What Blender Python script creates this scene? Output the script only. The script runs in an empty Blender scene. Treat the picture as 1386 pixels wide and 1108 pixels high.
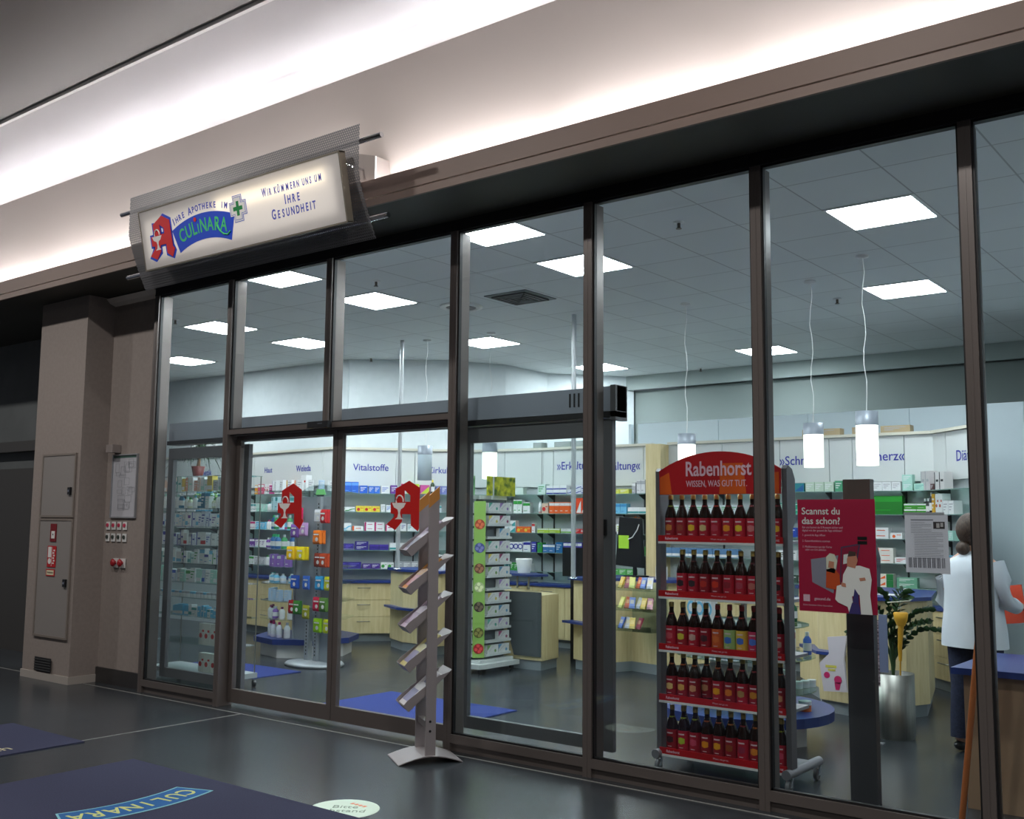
import bpy, math, random
from mathutils import Vector, Matrix
sc = bpy.context.scene
C = sc.collection
rnd = random.Random(7)
R = math.radians

# ------------------------------------------------------------------ camera
cam_d = bpy.data.cameras.new('camera'); cam = bpy.data.objects.new('camera', cam_d); C.objects.link(cam)
YAW, PITCH, ROLL = R(-38.09), R(6.162), R(0.547)
_f = Vector((math.sin(YAW)*math.cos(PITCH), math.cos(YAW)*math.cos(PITCH), math.sin(PITCH)))
_r = Vector((math.cos(YAW), -math.sin(YAW), 0)); _u = _r.cross(_f)
_r2 = _r*math.cos(ROLL) + _u*math.sin(ROLL); _u2 = -_r*math.sin(ROLL) + _u*math.cos(ROLL)
_m = Matrix((_r2, _u2, -_f)).transposed().to_4x4(); _m.translation = Vector((8.427, -5.394, 1.53))
cam.matrix_world = _m
cam_d.sensor_width = 36; cam_d.lens = 36*1406.8/1386; cam_d.clip_start = .05; cam_d.clip_end = 200
sc.camera = cam
# ------------------------------------------------------------------ view, world, big lights
sc.view_settings.view_transform = 'Standard'; sc.view_settings.look = 'None'
sc.view_settings.exposure = 0.0; sc.view_settings.gamma = 1.0; sc.view_settings.use_curve_mapping = False
W = bpy.data.worlds.new('mall_daylight'); sc.world = W; W.use_nodes = True
W.node_tree.nodes['Background'].inputs[0].default_value = (.80, .86, 1.0, 1)
W.node_tree.nodes['Background'].inputs[1].default_value = 0.12
PANEL_POWER = 50.0      # luminous ceiling panels in the shop
COVE_POWER = 40.0      # tubes hidden in the mall coves
FILL_LIGHT_W = 62.0     # added fill lights in the mall ceiling, out of view

# ------------------------------------------------------------------ materials
def lin(c):
    c = c/255.0
    return c/12.92 if c <= .04045 else ((c+.055)/1.055)**2.4
def L3(rgb): return (lin(rgb[0]), lin(rgb[1]), lin(rgb[2]), 1)
_M = {}
def mat(name, rgb, rough=.5, metal=0, emit=0, spec=.5, alpha=None):
    if name in _M: return _M[name]
    m = bpy.data.materials.new(name); m.use_nodes = True
    b = m.node_tree.nodes['Principled BSDF']
    b.inputs['Base Color'].default_value = L3(rgb); b.inputs['Roughness'].default_value = rough
    b.inputs['Metallic'].default_value = metal; b.inputs['Specular IOR Level'].default_value = spec
    if emit:
        b.inputs['Emission Color'].default_value = L3(rgb); b.inputs['Emission Strength'].default_value = emit
    m.diffuse_color = L3(rgb); _M[name] = m
    return m
def col(rgb, rough=.5, metal=0):
    return mat('paint_%02x%02x%02x_%d_%d' % (*rgb, int(rough*10), int(metal*10)), rgb, rough, metal)
def noise_mat(name, a, b, scale=5, rough=.6, stretch=(1, 1, 1), bump=0, metal=0, detail=4):
    if name in _M: return _M[name]
    m = bpy.data.materials.new(name); m.use_nodes = True; nt = m.node_tree; N = nt.nodes; K = nt.links
    p = N['Principled BSDF']; p.inputs['Roughness'].default_value = rough; p.inputs['Metallic'].default_value = metal
    tc = N.new('ShaderNodeTexCoord'); mp = N.new('ShaderNodeMapping'); mp.inputs['Scale'].default_value = stretch
    nz = N.new('ShaderNodeTexNoise'); nz.inputs['Scale'].default_value = scale; nz.inputs['Detail'].default_value = detail
    rp = N.new('ShaderNodeValToRGB'); rp.color_ramp.elements[0].color = L3(a); rp.color_ramp.elements[1].color = L3(b)
    rp.color_ramp.elements[0].position = .35; rp.color_ramp.elements[1].position = .65
    K.new(tc.outputs['Object'], mp.inputs[0]); K.new(mp.outputs[0], nz.inputs['Vector']); K.new(nz.outputs[0], rp.inputs[0])
    K.new(rp.outputs[0], p.inputs['Base Color'])
    if bump:
        bp = N.new('ShaderNodeBump'); bp.inputs['Strength'].default_value = bump
        K.new(nz.outputs[0], bp.inputs['Height']); K.new(bp.outputs[0], p.inputs['Normal'])
    _M[name] = m; return m
def tile_mat(name, a, b, grout, sx, sy, mortar, rough, offset=0.0, loc=(0, 0, 0), bump=.15, spec=.5, rot=0):
    m = bpy.data.materials.new(name); m.use_nodes = True; nt = m.node_tree; N = nt.nodes; K = nt.links
    p = N['Principled BSDF']; p.inputs['Roughness'].default_value = rough; p.inputs['Specular IOR Level'].default_value = spec
    tc = N.new('ShaderNodeTexCoord'); mp = N.new('ShaderNodeMapping'); mp.inputs['Location'].default_value = loc
    mp.inputs['Rotation'].default_value = (0, 0, rot)
    br = N.new('ShaderNodeTexBrick'); br.offset = offset; br.squash = 1
    br.inputs['Scale'].default_value = 1; br.inputs['Brick Width'].default_value = sx; br.inputs['Row Height'].default_value = sy
    br.inputs['Mortar Size'].default_value = mortar; br.inputs['Mortar Smooth'].default_value = .1
    br.inputs['Color1'].default_value = L3(a); br.inputs['Color2'].default_value = L3(b); br.inputs['Mortar'].default_value = L3(grout)
    nz = N.new('ShaderNodeTexNoise'); nz.inputs['Scale'].default_value = 2.5; nz.inputs['Detail'].default_value = 6
    mx = N.new('ShaderNodeMixRGB'); mx.blend_type = 'OVERLAY'; mx.inputs[0].default_value = .10
    K.new(tc.outputs['Object'], mp.inputs[0]); K.new(mp.outputs[0], br.inputs['Vector']); K.new(tc.outputs['Object'], nz.inputs['Vector'])
    K.new(br.outputs[0], mx.inputs[1]); K.new(nz.outputs[0], mx.inputs[2]); K.new(mx.outputs[0], p.inputs['Base Color'])
    mr = N.new('ShaderNodeMapRange'); mr.inputs[3].default_value = max(rough-.02, .02); mr.inputs[4].default_value = rough+.05
    K.new(nz.outputs[0], mr.inputs[0]); K.new(mr.outputs[0], p.inputs['Roughness'])
    _M[name] = m; return m
def glass_mat(name, tint=(246, 250, 250), refl=1.0, ior=1.45):
    m = bpy.data.materials.new(name); m.use_nodes = True; nt = m.node_tree; N = nt.nodes; K = nt.links
    for n in list(N): N.remove(n)
    o = N.new('ShaderNodeOutputMaterial'); t = N.new('ShaderNodeBsdfTransparent'); g = N.new('ShaderNodeBsdfGlossy')
    t.inputs[0].default_value = L3(tint); g.inputs['Roughness'].default_value = .01; g.inputs[0].default_value = (refl, refl, refl, 1)
    fr = N.new('ShaderNodeFresnel'); gm = N.new('ShaderNodeNewGeometry'); mr = N.new('ShaderNodeMapRange')
    mr.inputs[3].default_value = ior; mr.inputs[4].default_value = 1/ior      # same reflection on both faces of a pane
    K.new(gm.outputs['Backfacing'], mr.inputs[0]); K.new(mr.outputs[0], fr.inputs[0]); mx = N.new('ShaderNodeMixShader')
    K.new(fr.outputs[0], mx.inputs[0]); K.new(t.outputs[0], mx.inputs[1]); K.new(g.outputs[0], mx.inputs[2]); K.new(mx.outputs[0], o.inputs[0])
    _M[name] = m; return m
GLASS = glass_mat('shopfront_glass')
SHELF_GLASS = glass_mat('greenish_shelf_glass', (170, 205, 195))
WALL_SHELF = glass_mat('wall_shelf_glass', (214, 232, 226)); DISPLAY_GLASS = glass_mat('display_glass', (243, 250, 249))
CLEAR = glass_mat('clear_acrylic', (235, 242, 242))
FRAME = mat('dark_bronze_anodised_aluminium', (104, 96, 92), .36, .25)
FRAME_D = mat('black_frame_gasket', (22, 22, 24), .5)
INFRAME = mat('grey_inner_door_frame', (104, 104, 106), .4, .2)
CHROME = mat('polished_chrome', (215, 215, 220), .12, 1)
STEEL = noise_mat('brushed_steel', (136, 136, 130), (150, 150, 144), 60, .42, (1, 1, .02), metal=1)
GREYM = mat('grey_lacquered_metal', (150, 150, 156), .4, .3)
WHITE = mat('white_lacquer', (226, 226, 224), .4)
WOOD = noise_mat('pale_maple_veneer', (208, 190, 142), (222, 205, 158), 6, .45, (6, 6, .6))
BLUETOP = mat('blue_worktop_laminate', (38, 58, 122), .35)
BLACKP = mat('black_plastic', (22, 23, 26), .35)
RED_A = mat('pharmacy_red', (196, 22, 18), .45)
WALLM = noise_mat('mall_beige_plaster', (146, 135, 129), (152, 141, 134), 30, .8)
SHOPW = noise_mat('shop_white_plaster', (208, 216, 218), (214, 221, 223), 12, .8)

# ------------------------------------------------------------------ mesh builder
class B:
    def __init__(s): s.v = []; s.f = []; s.mi = []; s.m = 0; s.sm = []
    def _add(s, vs, fs, smooth=False):
        o = len(s.v); s.v += [tuple(v) for v in vs]
        for f in fs: s.f.append([i+o for i in f]); s.mi.append(s.m); s.sm.append(smooth)
    def use(s, m): s.m = m; return s
    def box(s, x0, x1, y0, y1, z0, z1, mtx=None):
        vs = [Vector((x, y, z)) for z in (z0, z1) for y in (y0, y1) for x in (x0, x1)]
        if mtx: vs = [mtx @ v for v in vs]
        s._add(vs, [(0, 2, 3, 1), (4, 5, 7, 6), (0, 1, 5, 4), (2, 6, 7, 3), (0, 4, 6, 2), (1, 3, 7, 5)]); return s
    def rbox(s, x0, x1, y0, y1, z0, z1, r=.005, n=3):     # vertical-edge rounded box
        pts = []
        for cx, cy, a0 in ((x1-r, y1-r, 0), (x0+r, y1-r, 90), (x0+r, y0+r, 180), (x1-r, y0+r, 270)):
            for k in range(n+1):
                a = R(a0+90*k/n); pts.append((cx+r*math.cos(a), cy+r*math.sin(a)))
        return s.prism(pts, z0, z1)
    def prism(s, pts, z0, z1, ax='z', mtx=None):
        def P(a, b, h):
            v = {'z': (a, b, h), 'y': (a, h, b), 'x': (h, a, b)}[ax]
            return (mtx @ Vector(v)) if mtx else v
        n = len(pts); vs = [P(a, b, z0) for a, b in pts] + [P(a, b, z1) for a, b in pts]
        fs = [tuple(range(n))[::-1], tuple(range(n, 2*n))] + [(i, (i+1) % n, n+(i+1) % n, n+i) for i in range(n)]
        s._add(vs, fs); return s
    def lathe(s, prof, n=20, cx=0, cy=0, mtx=None, cap=True):
        vs = []; fs = []
        for r, z in prof:
            for k in range(n):
                a = 2*math.pi*k/n; v = Vector((cx+r*math.cos(a), cy+r*math.sin(a), z)); vs.append(mtx @ v if mtx else v)
        for i in range(len(prof)-1):
            for k in range(n):
                k2 = (k+1) % n; fs.append((i*n+k, i*n+k2, (i+1)*n+k2, (i+1)*n+k))
        s._add(vs, fs, True)
        if cap: s._add([vs[k] for k in range(n)], [tuple(range(n))[::-1]]); s._add([vs[(len(prof)-1)*n+k] for k in range(n)], [tuple(range(n))])
        return s
    def tube(s, pts, r, n=8, cap=True):
        pts = [Vector(p) for p in pts]; rr = r if isinstance(r, (list, tuple)) else [r]*len(pts)
        up = Vector((0, 0, 1)); vs = []; fs = []
        for i, p in enumerate(pts):
            d = (pts[min(i+1, len(pts)-1)]-pts[max(i-1, 0)]).normalized()
            a = d.cross(up if abs(d.z) < .95 else Vector((1, 0, 0))).normalized(); b = d.cross(a)
            for k in range(n):
                t = 2*math.pi*k/n; vs.append(p+rr[i]*(a*math.cos(t)+b*math.sin(t)))
        for i in range(len(pts)-1):
            for k in range(n): fs.append((i*n+k, i*n+(k+1) % n, (i+1)*n+(k+1) % n, (i+1)*n+k))
        s._add(vs, fs, True)
        if cap: s._add(vs[:n], [tuple(range(n))]); s._add(vs[-n:], [tuple(range(n))[::-1]])
        return s
    def sphere(s, c, r, n=12, sz=(1, 1, 1)):
        vs = []; fs = []; m = n//2+1
        for i in range(m+1):
            ph = math.pi*i/m
            for k in range(n):
                a = 2*math.pi*k/n
                vs.append((c[0]+r*sz[0]*math.sin(ph)*math.cos(a), c[1]+r*sz[1]*math.sin(ph)*math.sin(a), c[2]+r*sz[2]*math.cos(ph)))
        for i in range(m):
            for k in range(n): fs.append((i*n+k, i*n+(k+1) % n, (i+1)*n+(k+1) % n, (i+1)*n+k))
        s._add(vs, fs, True); return s
    def quad(s, a, b, c, d): s._add([a, b, c, d], [(0, 1, 2, 3)]); return s
    def mesh(s, name, mats):
        me = bpy.data.meshes.new(name); me.from_pydata(s.v, [], s.f)
        for m in (mats if isinstance(mats, (list, tuple)) else [mats]): me.materials.append(m)
        me.polygons.foreach_set('material_index', s.mi); me.polygons.foreach_set('use_smooth', s.sm); me.update()
        return me
    def build(s, name, mats, parent=None, loc=(0, 0, 0), rotz=0, label=None):
        o = bpy.data.objects.new(name, s.mesh(name, mats)); C.objects.link(o); o.location = loc; o.rotation_euler = (0, 0, rotz)
        if parent: o.parent = parent
        if label: o['label'] = label
        return o
def thing(name, label, cat, loc=(0, 0, 0), rotz=0, group=None):
    o = bpy.data.objects.new(name, None); C.objects.link(o); o.location = loc; o.rotation_euler = (0, 0, rotz)
    o.empty_display_size = .1; o['label'] = label; o['category'] = cat
    if group: o['group'] = group
    return o
def tag(o, label, cat, group=None):
    o['label'] = label; o['category'] = cat
    if group: o['group'] = group
    return o
def struct(o): o['kind'] = 'structure'; return o
def sthing(name, loc=(0, 0, 0)):
    o = bpy.data.objects.new(name, None); C.objects.link(o); o.location = loc; o['kind'] = 'structure'; return o
def copy_tree(o, parent=None):
    c = o.copy(); C.objects.link(c)
    if parent: c.parent = parent
    for ch in list(o.children): copy_tree(ch, c)
    return c
def text_bm(b, body, size, mtx, w=1.0, depth=.0008, bold=0.0, align='CENTER'):
    cu = bpy.data.curves.new('t', 'FONT'); cu.body = body; cu.size = size; cu.align_x = align; cu.align_y = 'CENTER'
    cu.extrude = depth; cu.offset = bold; cu.resolution_u = 3
    o = bpy.data.objects.new('t', cu); C.objects.link(o)
    dg = bpy.context.evaluated_depsgraph_get(); me = bpy.data.meshes.new_from_object(o.evaluated_get(dg))
    vs = [mtx @ Vector((v.co.x*w, v.co.y, v.co.z)) for v in me.vertices]
    b._add(vs, [tuple(p.vertices) for p in me.polygons])
    bpy.data.objects.remove(o); bpy.data.curves.remove(cu); bpy.data.meshes.remove(me)
    return b
# plane facing -y at (x,y,z): local X -> +x, local Y -> +z, local Z -> -y
def facing(x, y, z, tilt=0, rot=0, yaw=0):
    return Matrix.Translation((x, y, z)) @ Matrix.Rotation(yaw, 4, 'Z') @ Matrix.Rotation(R(90)+tilt, 4, 'X') @ Matrix.Rotation(rot, 4, 'Z')
ORD = ['zeroth', 'first', 'second', 'third', 'fourth', 'fifth', 'sixth', 'seventh', 'eighth', 'ninth', 'tenth', 'eleventh', 'twelfth',
       'thirteenth', 'fourteenth', 'fifteenth', 'sixteenth', 'seventeenth', 'eighteenth', 'nineteenth', 'twentieth']
ORD += ['twenty-' + w for w in ORD[1:10]] + ['thirtieth'] + ['thirty-' + w for w in ORD[1:10]] + ['fortieth'] + ['forty-' + w for w in ORD[1:10]]

# ================================================================== SETTING
MX = [0, 1.092, 2.336, 3.633, 4.768, 5.917, 7.053, 8.19]
MW = .062; MD = .15
HT = 3.57; TR = 2.276; SOF = 3.65
b = B(); b.box(-9, 12, -11, 10, -.05, 0)
floor = struct(b.build('floor', tile_mat('slate_floor_tiles', (50, 54, 58), (54, 58, 62), (40, 42, 45), 1.2, .6, .005, .24, .5, (.3, .13, 0), spec=.45)))
b = B(); b.box(-3.2, 8.6, -.075, -.063, 0, .003); b.box(1.555, 1.567, -3.6, -.075, 0, .003)
struct(b.build('trim_1', mat('pale_expansion_strip', (130, 128, 124), .5)))
# ceiling of the shop: grid aligned to the light panels
GX, GY = -1.725, .197
b = B(); b.box(-6.6, 8.3, .9, 7.75, 3.70, 3.76); b.box(-1.66, 8.3, .16, .9, 3.70, 3.76)
struct(b.build('ceiling', tile_mat('shop_ceiling_tiles', (222, 226, 226), (226, 230, 230), (176, 180, 180), .625, .625, .006, .85, 0, (-GX, -GY, 0))))
b = B(); b.box(-6.6, 8.3, 7.75, 10, 4.0, 4.06); b.box(-6.6, 8.3, 7.75, 7.80, 3.49, 4.0)
struct(b.build('ceiling_backroom', mat('backroom_ceiling_paint', (150, 160, 158), .8)))
# shop walls
b = B(); b.box(-6.6, -1.93, 4.22, 4.30, 0, 3.7)
b.prism([(-1.96, 4.22), (-.88, 5.04), (-.48, 5.82), (-.5, 6.83), (.36, 7.84), (.28, 7.9), (-.58, 6.86), (-.56, 5.84), (-.94, 5.1), (-2.0, 4.3)], 0, 3.7)
struct(b.build('wall_back_left', SHOPW))
b = B(); b.box(.3, 8.3, 9.3, 9.4, 0, 4.0); b.box(.3, 8.3, 7.9, 7.95, 2.2, 3.49)
struct(b.build('wall_back_right', mat('backroom_grey_plaster', (128, 138, 136), .8)))
b = B()
for i in range(6): b.box(1.36+i*1.16, 1.36+i*1.16+1.155, 6.3, 6.36, 0, 2.82)
b.box(1.22, 1.26, 6.3, 6.36, 2.5, 2.82)
struct(b.build('wall_partition', mat('white_partition_panels', (206, 220, 226), .5)))
b = B(); b.box(8.25, 8.35, .1, 10, 0, 4); struct(b.build('wall_right', SHOPW))
# mall wall left of the shopfront, set back; column comes forward
b = B(); b.box(-.82, 0, .08, .15, 0, SOF)
struct(b.build('wall_left', WALLM))
b = B(); b.box(-.80, -.01, .062, .08, 0, .14); struct(b.build('baseboard_left', mat('dark_stone_skirting', (52, 50, 50), .4)))
b = B(); b.prism([(.08, 3.58), (.08, 3.64), (-.02, 3.64), (.02, 3.60)], -.8, 0, 'x'); struct(b.build('trim_2', mat('cream_cornice', (225, 216, 205), .5)))
b = B(); b.box(-1.66, -.80, -.20, .15, .0, SOF); struct(b.build('wall_column', WALLM))
b = B(); b.box(-1.67, -.79, -.212, .07, 0, .07); struct(b.build('baseboard_column', mat('pale_stone_plinth', (176, 168, 160), .5)))
b = B(); b.box(-9, -1.60, .8, .9, 0, 3.76); struct(b.build('wall_far_left', noise_mat('far_grey_panel', (92, 96, 96), (100, 104, 104), 3, .6)))
b = B(); b.box(-6, -1.66, .66, .8, 2.3, 2.42); b.box(-6, -2.6, .7, .8, 0, 2.1); struct(b.build('trim_3', mat('dark_grey_lintel', (66, 64, 62), .5)))
# the boards of the mall ceiling: soffit + fascia, cove wall, upper ceiling
b = B(); b.box(-9, 12, -.58, .10, SOF, SOF+.04); b.box(-9, 12, -.32, .2, SOF+.04, SOF+.12); b.box(-9, -1.66, .10, .8, SOF, SOF+.05)
struct(b.build('ceiling_soffit', mat('dark_olive_soffit', (50, 48, 40), .6)))
b = B(); b.box(-9, 12, -.60, -.575, SOF+.055, SOF+.18); b.box(-9, 12, -.60, -.58, SOF-.005, SOF+.045)
struct(b.build('trim_4', mat('brown_fascia_board', (122, 104, 94), .55)))
b = B(); b.use(0); b.prism([(-.38, 3.72), (-.50, 4.69), (-.47, 4.70), (-.33, 3.72)], -9, 12, 'x')
struct(b.build('wall_cove', mat('cream_cove_board', (205, 194, 186), .8)))
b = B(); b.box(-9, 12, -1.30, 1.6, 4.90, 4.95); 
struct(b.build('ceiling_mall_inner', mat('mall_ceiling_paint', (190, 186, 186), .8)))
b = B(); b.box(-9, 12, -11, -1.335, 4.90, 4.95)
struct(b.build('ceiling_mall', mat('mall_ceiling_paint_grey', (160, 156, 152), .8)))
b = B(); b.box(-9, 12, .18, .24, 3.76, 4.9); struct(b.build('wall_cove_back', mat('cream_cove_board', (205, 194, 186), .8)))
b = B(); b.box(-9, 12, -1.345, -1.315, 4.872, 4.90); struct(b.build('trim_60', mat('white_ceiling_strip', (235, 232, 228), .5)))
b = B(); b.box(-9, 12, -11.1, -11, 0, 4.95); struct(b.build('wall_mall_opposite', noise_mat('mall_dark_plaster', (74, 68, 64), (82, 76, 70), 3, .7)))
for dx in (-7.5, -4, -.5, 3, 6.5, 10):  # unseen ceiling lights, added to brighten the mall side and the shopfront
    for dy in (-2.9, -7.6):
        if dy < -3 and dx < 6: continue
        t = thing('added_mall_light', 'added mall ceiling fill light, column %d row %d from the shopfront' % (0, 0), 'fill light', (dx, dy, 4.90), 0, 'added mall fill lights')
        t['label'] = 'added round fill light in the mall ceiling, out of view'
        b = B(); b.lathe([(.14, 0), (.14, -.006), (.12, -.008), (.12, .0)], 24, cap=False); b.build('ring', WHITE, t)
        ld = bpy.data.lights.new('added_fill_lamp', 'AREA'); ld.shape = 'DISK'; ld.size = .22; ld.energy = FILL_LIGHT_W; ld.color = (1, .97, .94)
        lo = bpy.data.objects.new('added_fill_lamp', ld); C.objects.link(lo); lo.parent = t; lo.location = (0, 0, -.012)
# tubes in the coves (real lamps behind the lips)
def tube_row(y, z, power, label, n=17):
    for i in range(n):
        x0 = -8.6+i*1.22
        t = thing('cove_tube_light', label % ORD[i+1], 'light', (x0, y, z), 0, label.split(',')[0]+'s')
        bb = B(); bb.tube([(.03, 0, 0), (1.17, 0, 0)], .013, 8); bb.build('tube', mat('cove_tube_glow_%d' % power, (250, 250, 255), .4, 0, power), t)
        bb = B(); bb.box(0, 1.2, -.02, .02, -.035, -.014); bb.build('batten', WHITE, t)
tube_row(-.50, SOF+.125, COVE_POWER*1.8, 'white tube in the lower cove above the shopfront, %s from left')
tube_row(-.36, 4.66, COVE_POWER*1.0, 'white tube in the upper cove under mall ceiling, %s from left')

# ------------------------------------------------------------------ shopfront frame
n_trim = 5
for i, x in enumerate(MX):
    lower = 0 if i != 2 else TR
    b = B(); b.box(x, x+MW, 0, .02, lower, HT); b.box(x+.008, x+MW-.008, .02, MD, lower, HT); b.box(x+.02, x+.034, -.002, 0, lower, HT)
    struct(b.build('trim_%d' % n_trim, FRAME)); n_trim += 1
b = B(); b.box(0, 8.25, 0, .02, HT, SOF); b.box(0, 8.25, .02, MD, HT+.02, SOF); b.box(0, 8.25, -.004, 0, HT, HT+.012)
struct(b.build('trim_%d' % n_trim, mat('black_head_frame', (36, 36, 38), .45, .3))); n_trim += 1
for (x0, x1) in ((MX[0], MX[1]), (MX[3], MX[4]), (MX[4], MX[5]), (MX[5], MX[6]), (MX[6], MX[7])):
    b = B(); b.box(x0+MW, x1, 0, .02, .055, .11); b.box(x0+MW, x1, .02, MD, .055, .085); b.box(x0+MW, x1, .02, .1, 0, .055)
    struct(b.build('trim_%d' % n_trim, FRAME)); n_trim += 1
b = B(); b.box(MX[1]+MW, MX[3], 0, .03, TR-.04, TR); b.box(MX[1]+MW, MX[3], .03, MD, TR-.05, TR-.01)
struct(b.build('trim_%d' % n_trim, FRAME)); n_trim += 1
for i in range(7):                                # fixed glazing, a pane per bay
    x0, x1 = MX[i]+MW, MX[i+1]
    z0 = TR if i in (1, 2) else .11
    b = B(); b.box(x0, x1, .026, .034, z0, HT)
    w = sthing('window_%d' % (i+1)); b.build('glass_pane', GLASS, w)
    b = B(); b.box(x0, x0+.012, .016, .044, z0, HT); b.box(x1-.012, x1, .016, .044, z0, HT); b.box(x0, x1, .016, .044, z0, z0+.012); b.box(x0, x1, .016, .044, HT-.012, HT)
    b.build('gasket', FRAME_D, w)
def leaf(n, x0, x1, y, z0, z1, fr, st=.055, rail=.10, top=.09, lock=None):
    d = sthing('door_%d' % n, (x0, y, 0)); w = x1-x0
    b = B(); b.box(0, st, -.02, .02, z0, z1); b.box(w-st, w, -.02, .02, z0, z1)
    b.box(st, w-st, -.02, .02, z0, z0+rail); b.box(st, w-st, -.02, .02, z1-top, z1); b.build('frame', fr, d)
    b = B(); b.box(st, w-st, -.004, .004, z0+rail, z1-top); b.build('glass_pane', GLASS, d)
    if lock:
        b = B(); b.box(w-st+.0, w-st+.035, -.045, -.02, lock-.05, lock+.05); h = b.build('lock', BLACKP, d)
        b = B(); b.tube([(w-st+.02, -.045, lock), (w-st+.02, -.075, lock)], .008); b.build('key', CHROME, h)
    return d
leaf(1, MX[1]+MW+.01, 2.41, .115, .03, TR-.05, FRAME, .05, .11, .035)
leaf(2, 2.416, MX[3]-.005, .115, .03, TR-.05, FRAME, .05, .11, .035)
leaf(3, .03, 1.20, .215, .12, 2.17, INFRAME, .075, .08, .10)
leaf(4, 3.60, 4.86, .215, .12, 2.19, INFRAME, .075, .08, .11, lock=1.50)
t = thing('door_operator', 'long grey box housing the sliding door drive above the doors', 'door operator', (0, .17, 2.2))
b = B(); b.box(.03, 4.90, .02, .13, .04, .20); b.build('housing', mat('silver_grey_housing', (150, 156, 166), .35, .2), t)
b = B(); b.box(.03, 4.90, .0, .13, -.0, .036); b.build('track', FRAME_D, t)
b = B(); b.box(4.86, 4.90, 0, .14, -.02, .205); b.build('end_cap', INFRAME, t)
b = B()
for k in range(3): b.box(4.53+k*.035, 4.54+k*.035, .015, .02, .08, .17)
for z in (.10, .15): b.box(4.65, 4.658, .015, .02, z, z+.012)
b.build('vent_slot', FRAME_D, t)
t = thing('motion_sensor', 'small black motion sensor above the meeting sliding doors', 'sensor', (2.32, 0, 2.235))
b = B(); b.rbox(-.11, .13, -.05, -.001, 0, .05, .01); b.build('housing', BLACKP, t)
b = B(); b.box(.02, .07, -.052, -.05, .028, .036); b.build('lens', mat('sensor_lens', (90, 95, 100), .2), t)

# ================================================================== LIGHT PANELS, CEILING FITTINGS
PGRID = [(0, 2), (4, 2), (8, 2), (12, 2), (8, 0), (4, 0), (12, -2+2-2), (3, 6), (7, 6), (11, 6), (-1, 6), (-4, 4), (-4, 0), (0, 0), (14, 6), (15, 2), (7, 10), (3, 10), (0, 4)]
PGRID = [p for p in PGRID if p[1] >= 0 and p not in ((-4, 0), (7, 6), (-1, 6), (0, 0), (14, 6), (15, 2))]
names_p = {(0, 2): 'square lit ceiling panel behind the leftmost tall bay', (4, 2): 'square lit ceiling panel over the sliding doors',
  (8, 2): 'large lit ceiling panel crossing the mullion right of doors', (12, 2): 'largest lit ceiling panel, in the far right bay',
  (8, 0): 'lit ceiling panel nearest the head frame, right of sliding doors', (4, 0): 'lit ceiling panel near the head frame under the sign',
  (3, 6): 'lit ceiling panel over the back centre of the shop', (7, 6): 'small lit ceiling panel behind the left chrome pole area',
  (11, 6): 'lit ceiling panel behind the right bay pendant cords', (-1, 6): 'lit ceiling panel left back corner by the wall',
  (-4, 4): 'leftmost lit ceiling panel low in the first bay', (-4, 0): 'lit ceiling panel hidden high left behind column', (0, 0): 'lit ceiling panel close behind the shop sign',
  (7, 10): 'small lit ceiling panel right of the first pendant cords', (3, 10): 'smallest lit ceiling panel at the back corner', (0, 4): 'lit ceiling panel behind the second bay mullion',
  (14, 6): 'lit ceiling panel at the right back of shop', (15, 2): 'lit ceiling panel at the far right end of shop'}
for (i, j) in PGRID:
    if (i, j) in ((-1, 6),): pass
    if i == -1: continue
    x, y = GX+i*.625, GY+j*.625
    if i == 7: x -= 0
    t = thing('ceiling_light_panel', names_p[(i, j)], 'ceiling light', (x, y, 3.70), 0, 'square ceiling light panels of the shop')
    b = B(); b.box(.0, .625, .0, .024, -.008, 0); b.box(0, .625, .601, .625, -.008, 0); b.box(0, .024, .024, .601, -.008, 0); b.box(.601, .625, .024, .601, -.008, 0)
    b.build('frame', WHITE, t)
    b = B(); b.rbox(.024, .601, .024, .601, -.006, -.001, .02); b.build('diffuser', mat('lit_diffuser', (244, 250, 255), .5, 0, PANEL_POWER), t)
for k, (x, y, where) in enumerate([(4.84, 1.12, 'in the second bay from right'), (1.71, 1.15, 'over the sliding doors'), (-1.58, 4.3, 'low behind left sliding door bay'), (4.81, 4.29, 'by the right pendant cord'), (-1.41, 1.16, 'in the leftmost bay'), (1.6, 7.6, 'at the back by the stained corner')]):
    t = thing('sprinkler_head', 'small ceiling sprinkler head ' + where, 'sprinkler', (x, y, 3.70), 0, 'ceiling sprinklers of the shop')
    b = B(); b.lathe([(.04, 0), (.04, -.006), (.01, -.01)], 14); b.build('rosette', WHITE, t)
    b = B(); b.lathe([(.012, -.008), (.012, -.045), (.022, -.048), (.022, -.052)], 10); b.build('nozzle', mat('dull_brass', (96, 92, 82), .4, .6), t)
t = thing('air_vent', 'square dark slatted air diffuser in the ceiling beyond the doors', 'vent', (2.36-.25, 2.46-.25, 3.70))
b = B(); b.box(0, .5, 0, .5, -.01, 0); b.build('frame', col((120, 124, 124), .6), t)
for k in range(4):
    o = .05+.05*k; b = B(); s = .5-2*o; b.box(o, o+s, o, o+.02, -.025, -.01); b.box(o, o+s, o+s-.02, o+s, -.025, -.01); b.box(o, o+.02, o, o+s, -.025, -.01); b.box(o+s-.02, o+s, o, o+s, -.025, -.01)
    b.build('louvre', col((60, 62, 62), .5), t)
t = thing('speaker_ring', 'round white ceiling ring with grey centre beside the square diffuser', 'ceiling speaker', (1.60, 2.46, 3.70))
b = B(); b.lathe([(.22, 0), (.22, -.012), (.16, -.02), (.16, -.004)], 32, cap=False); b.build('ring', WHITE, t)
b = B(); b.lathe([(.16, -.002), (.159, -.008), (.02, -.012)], 24); b.build('grille', col((110, 112, 112), .5), t)
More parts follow.
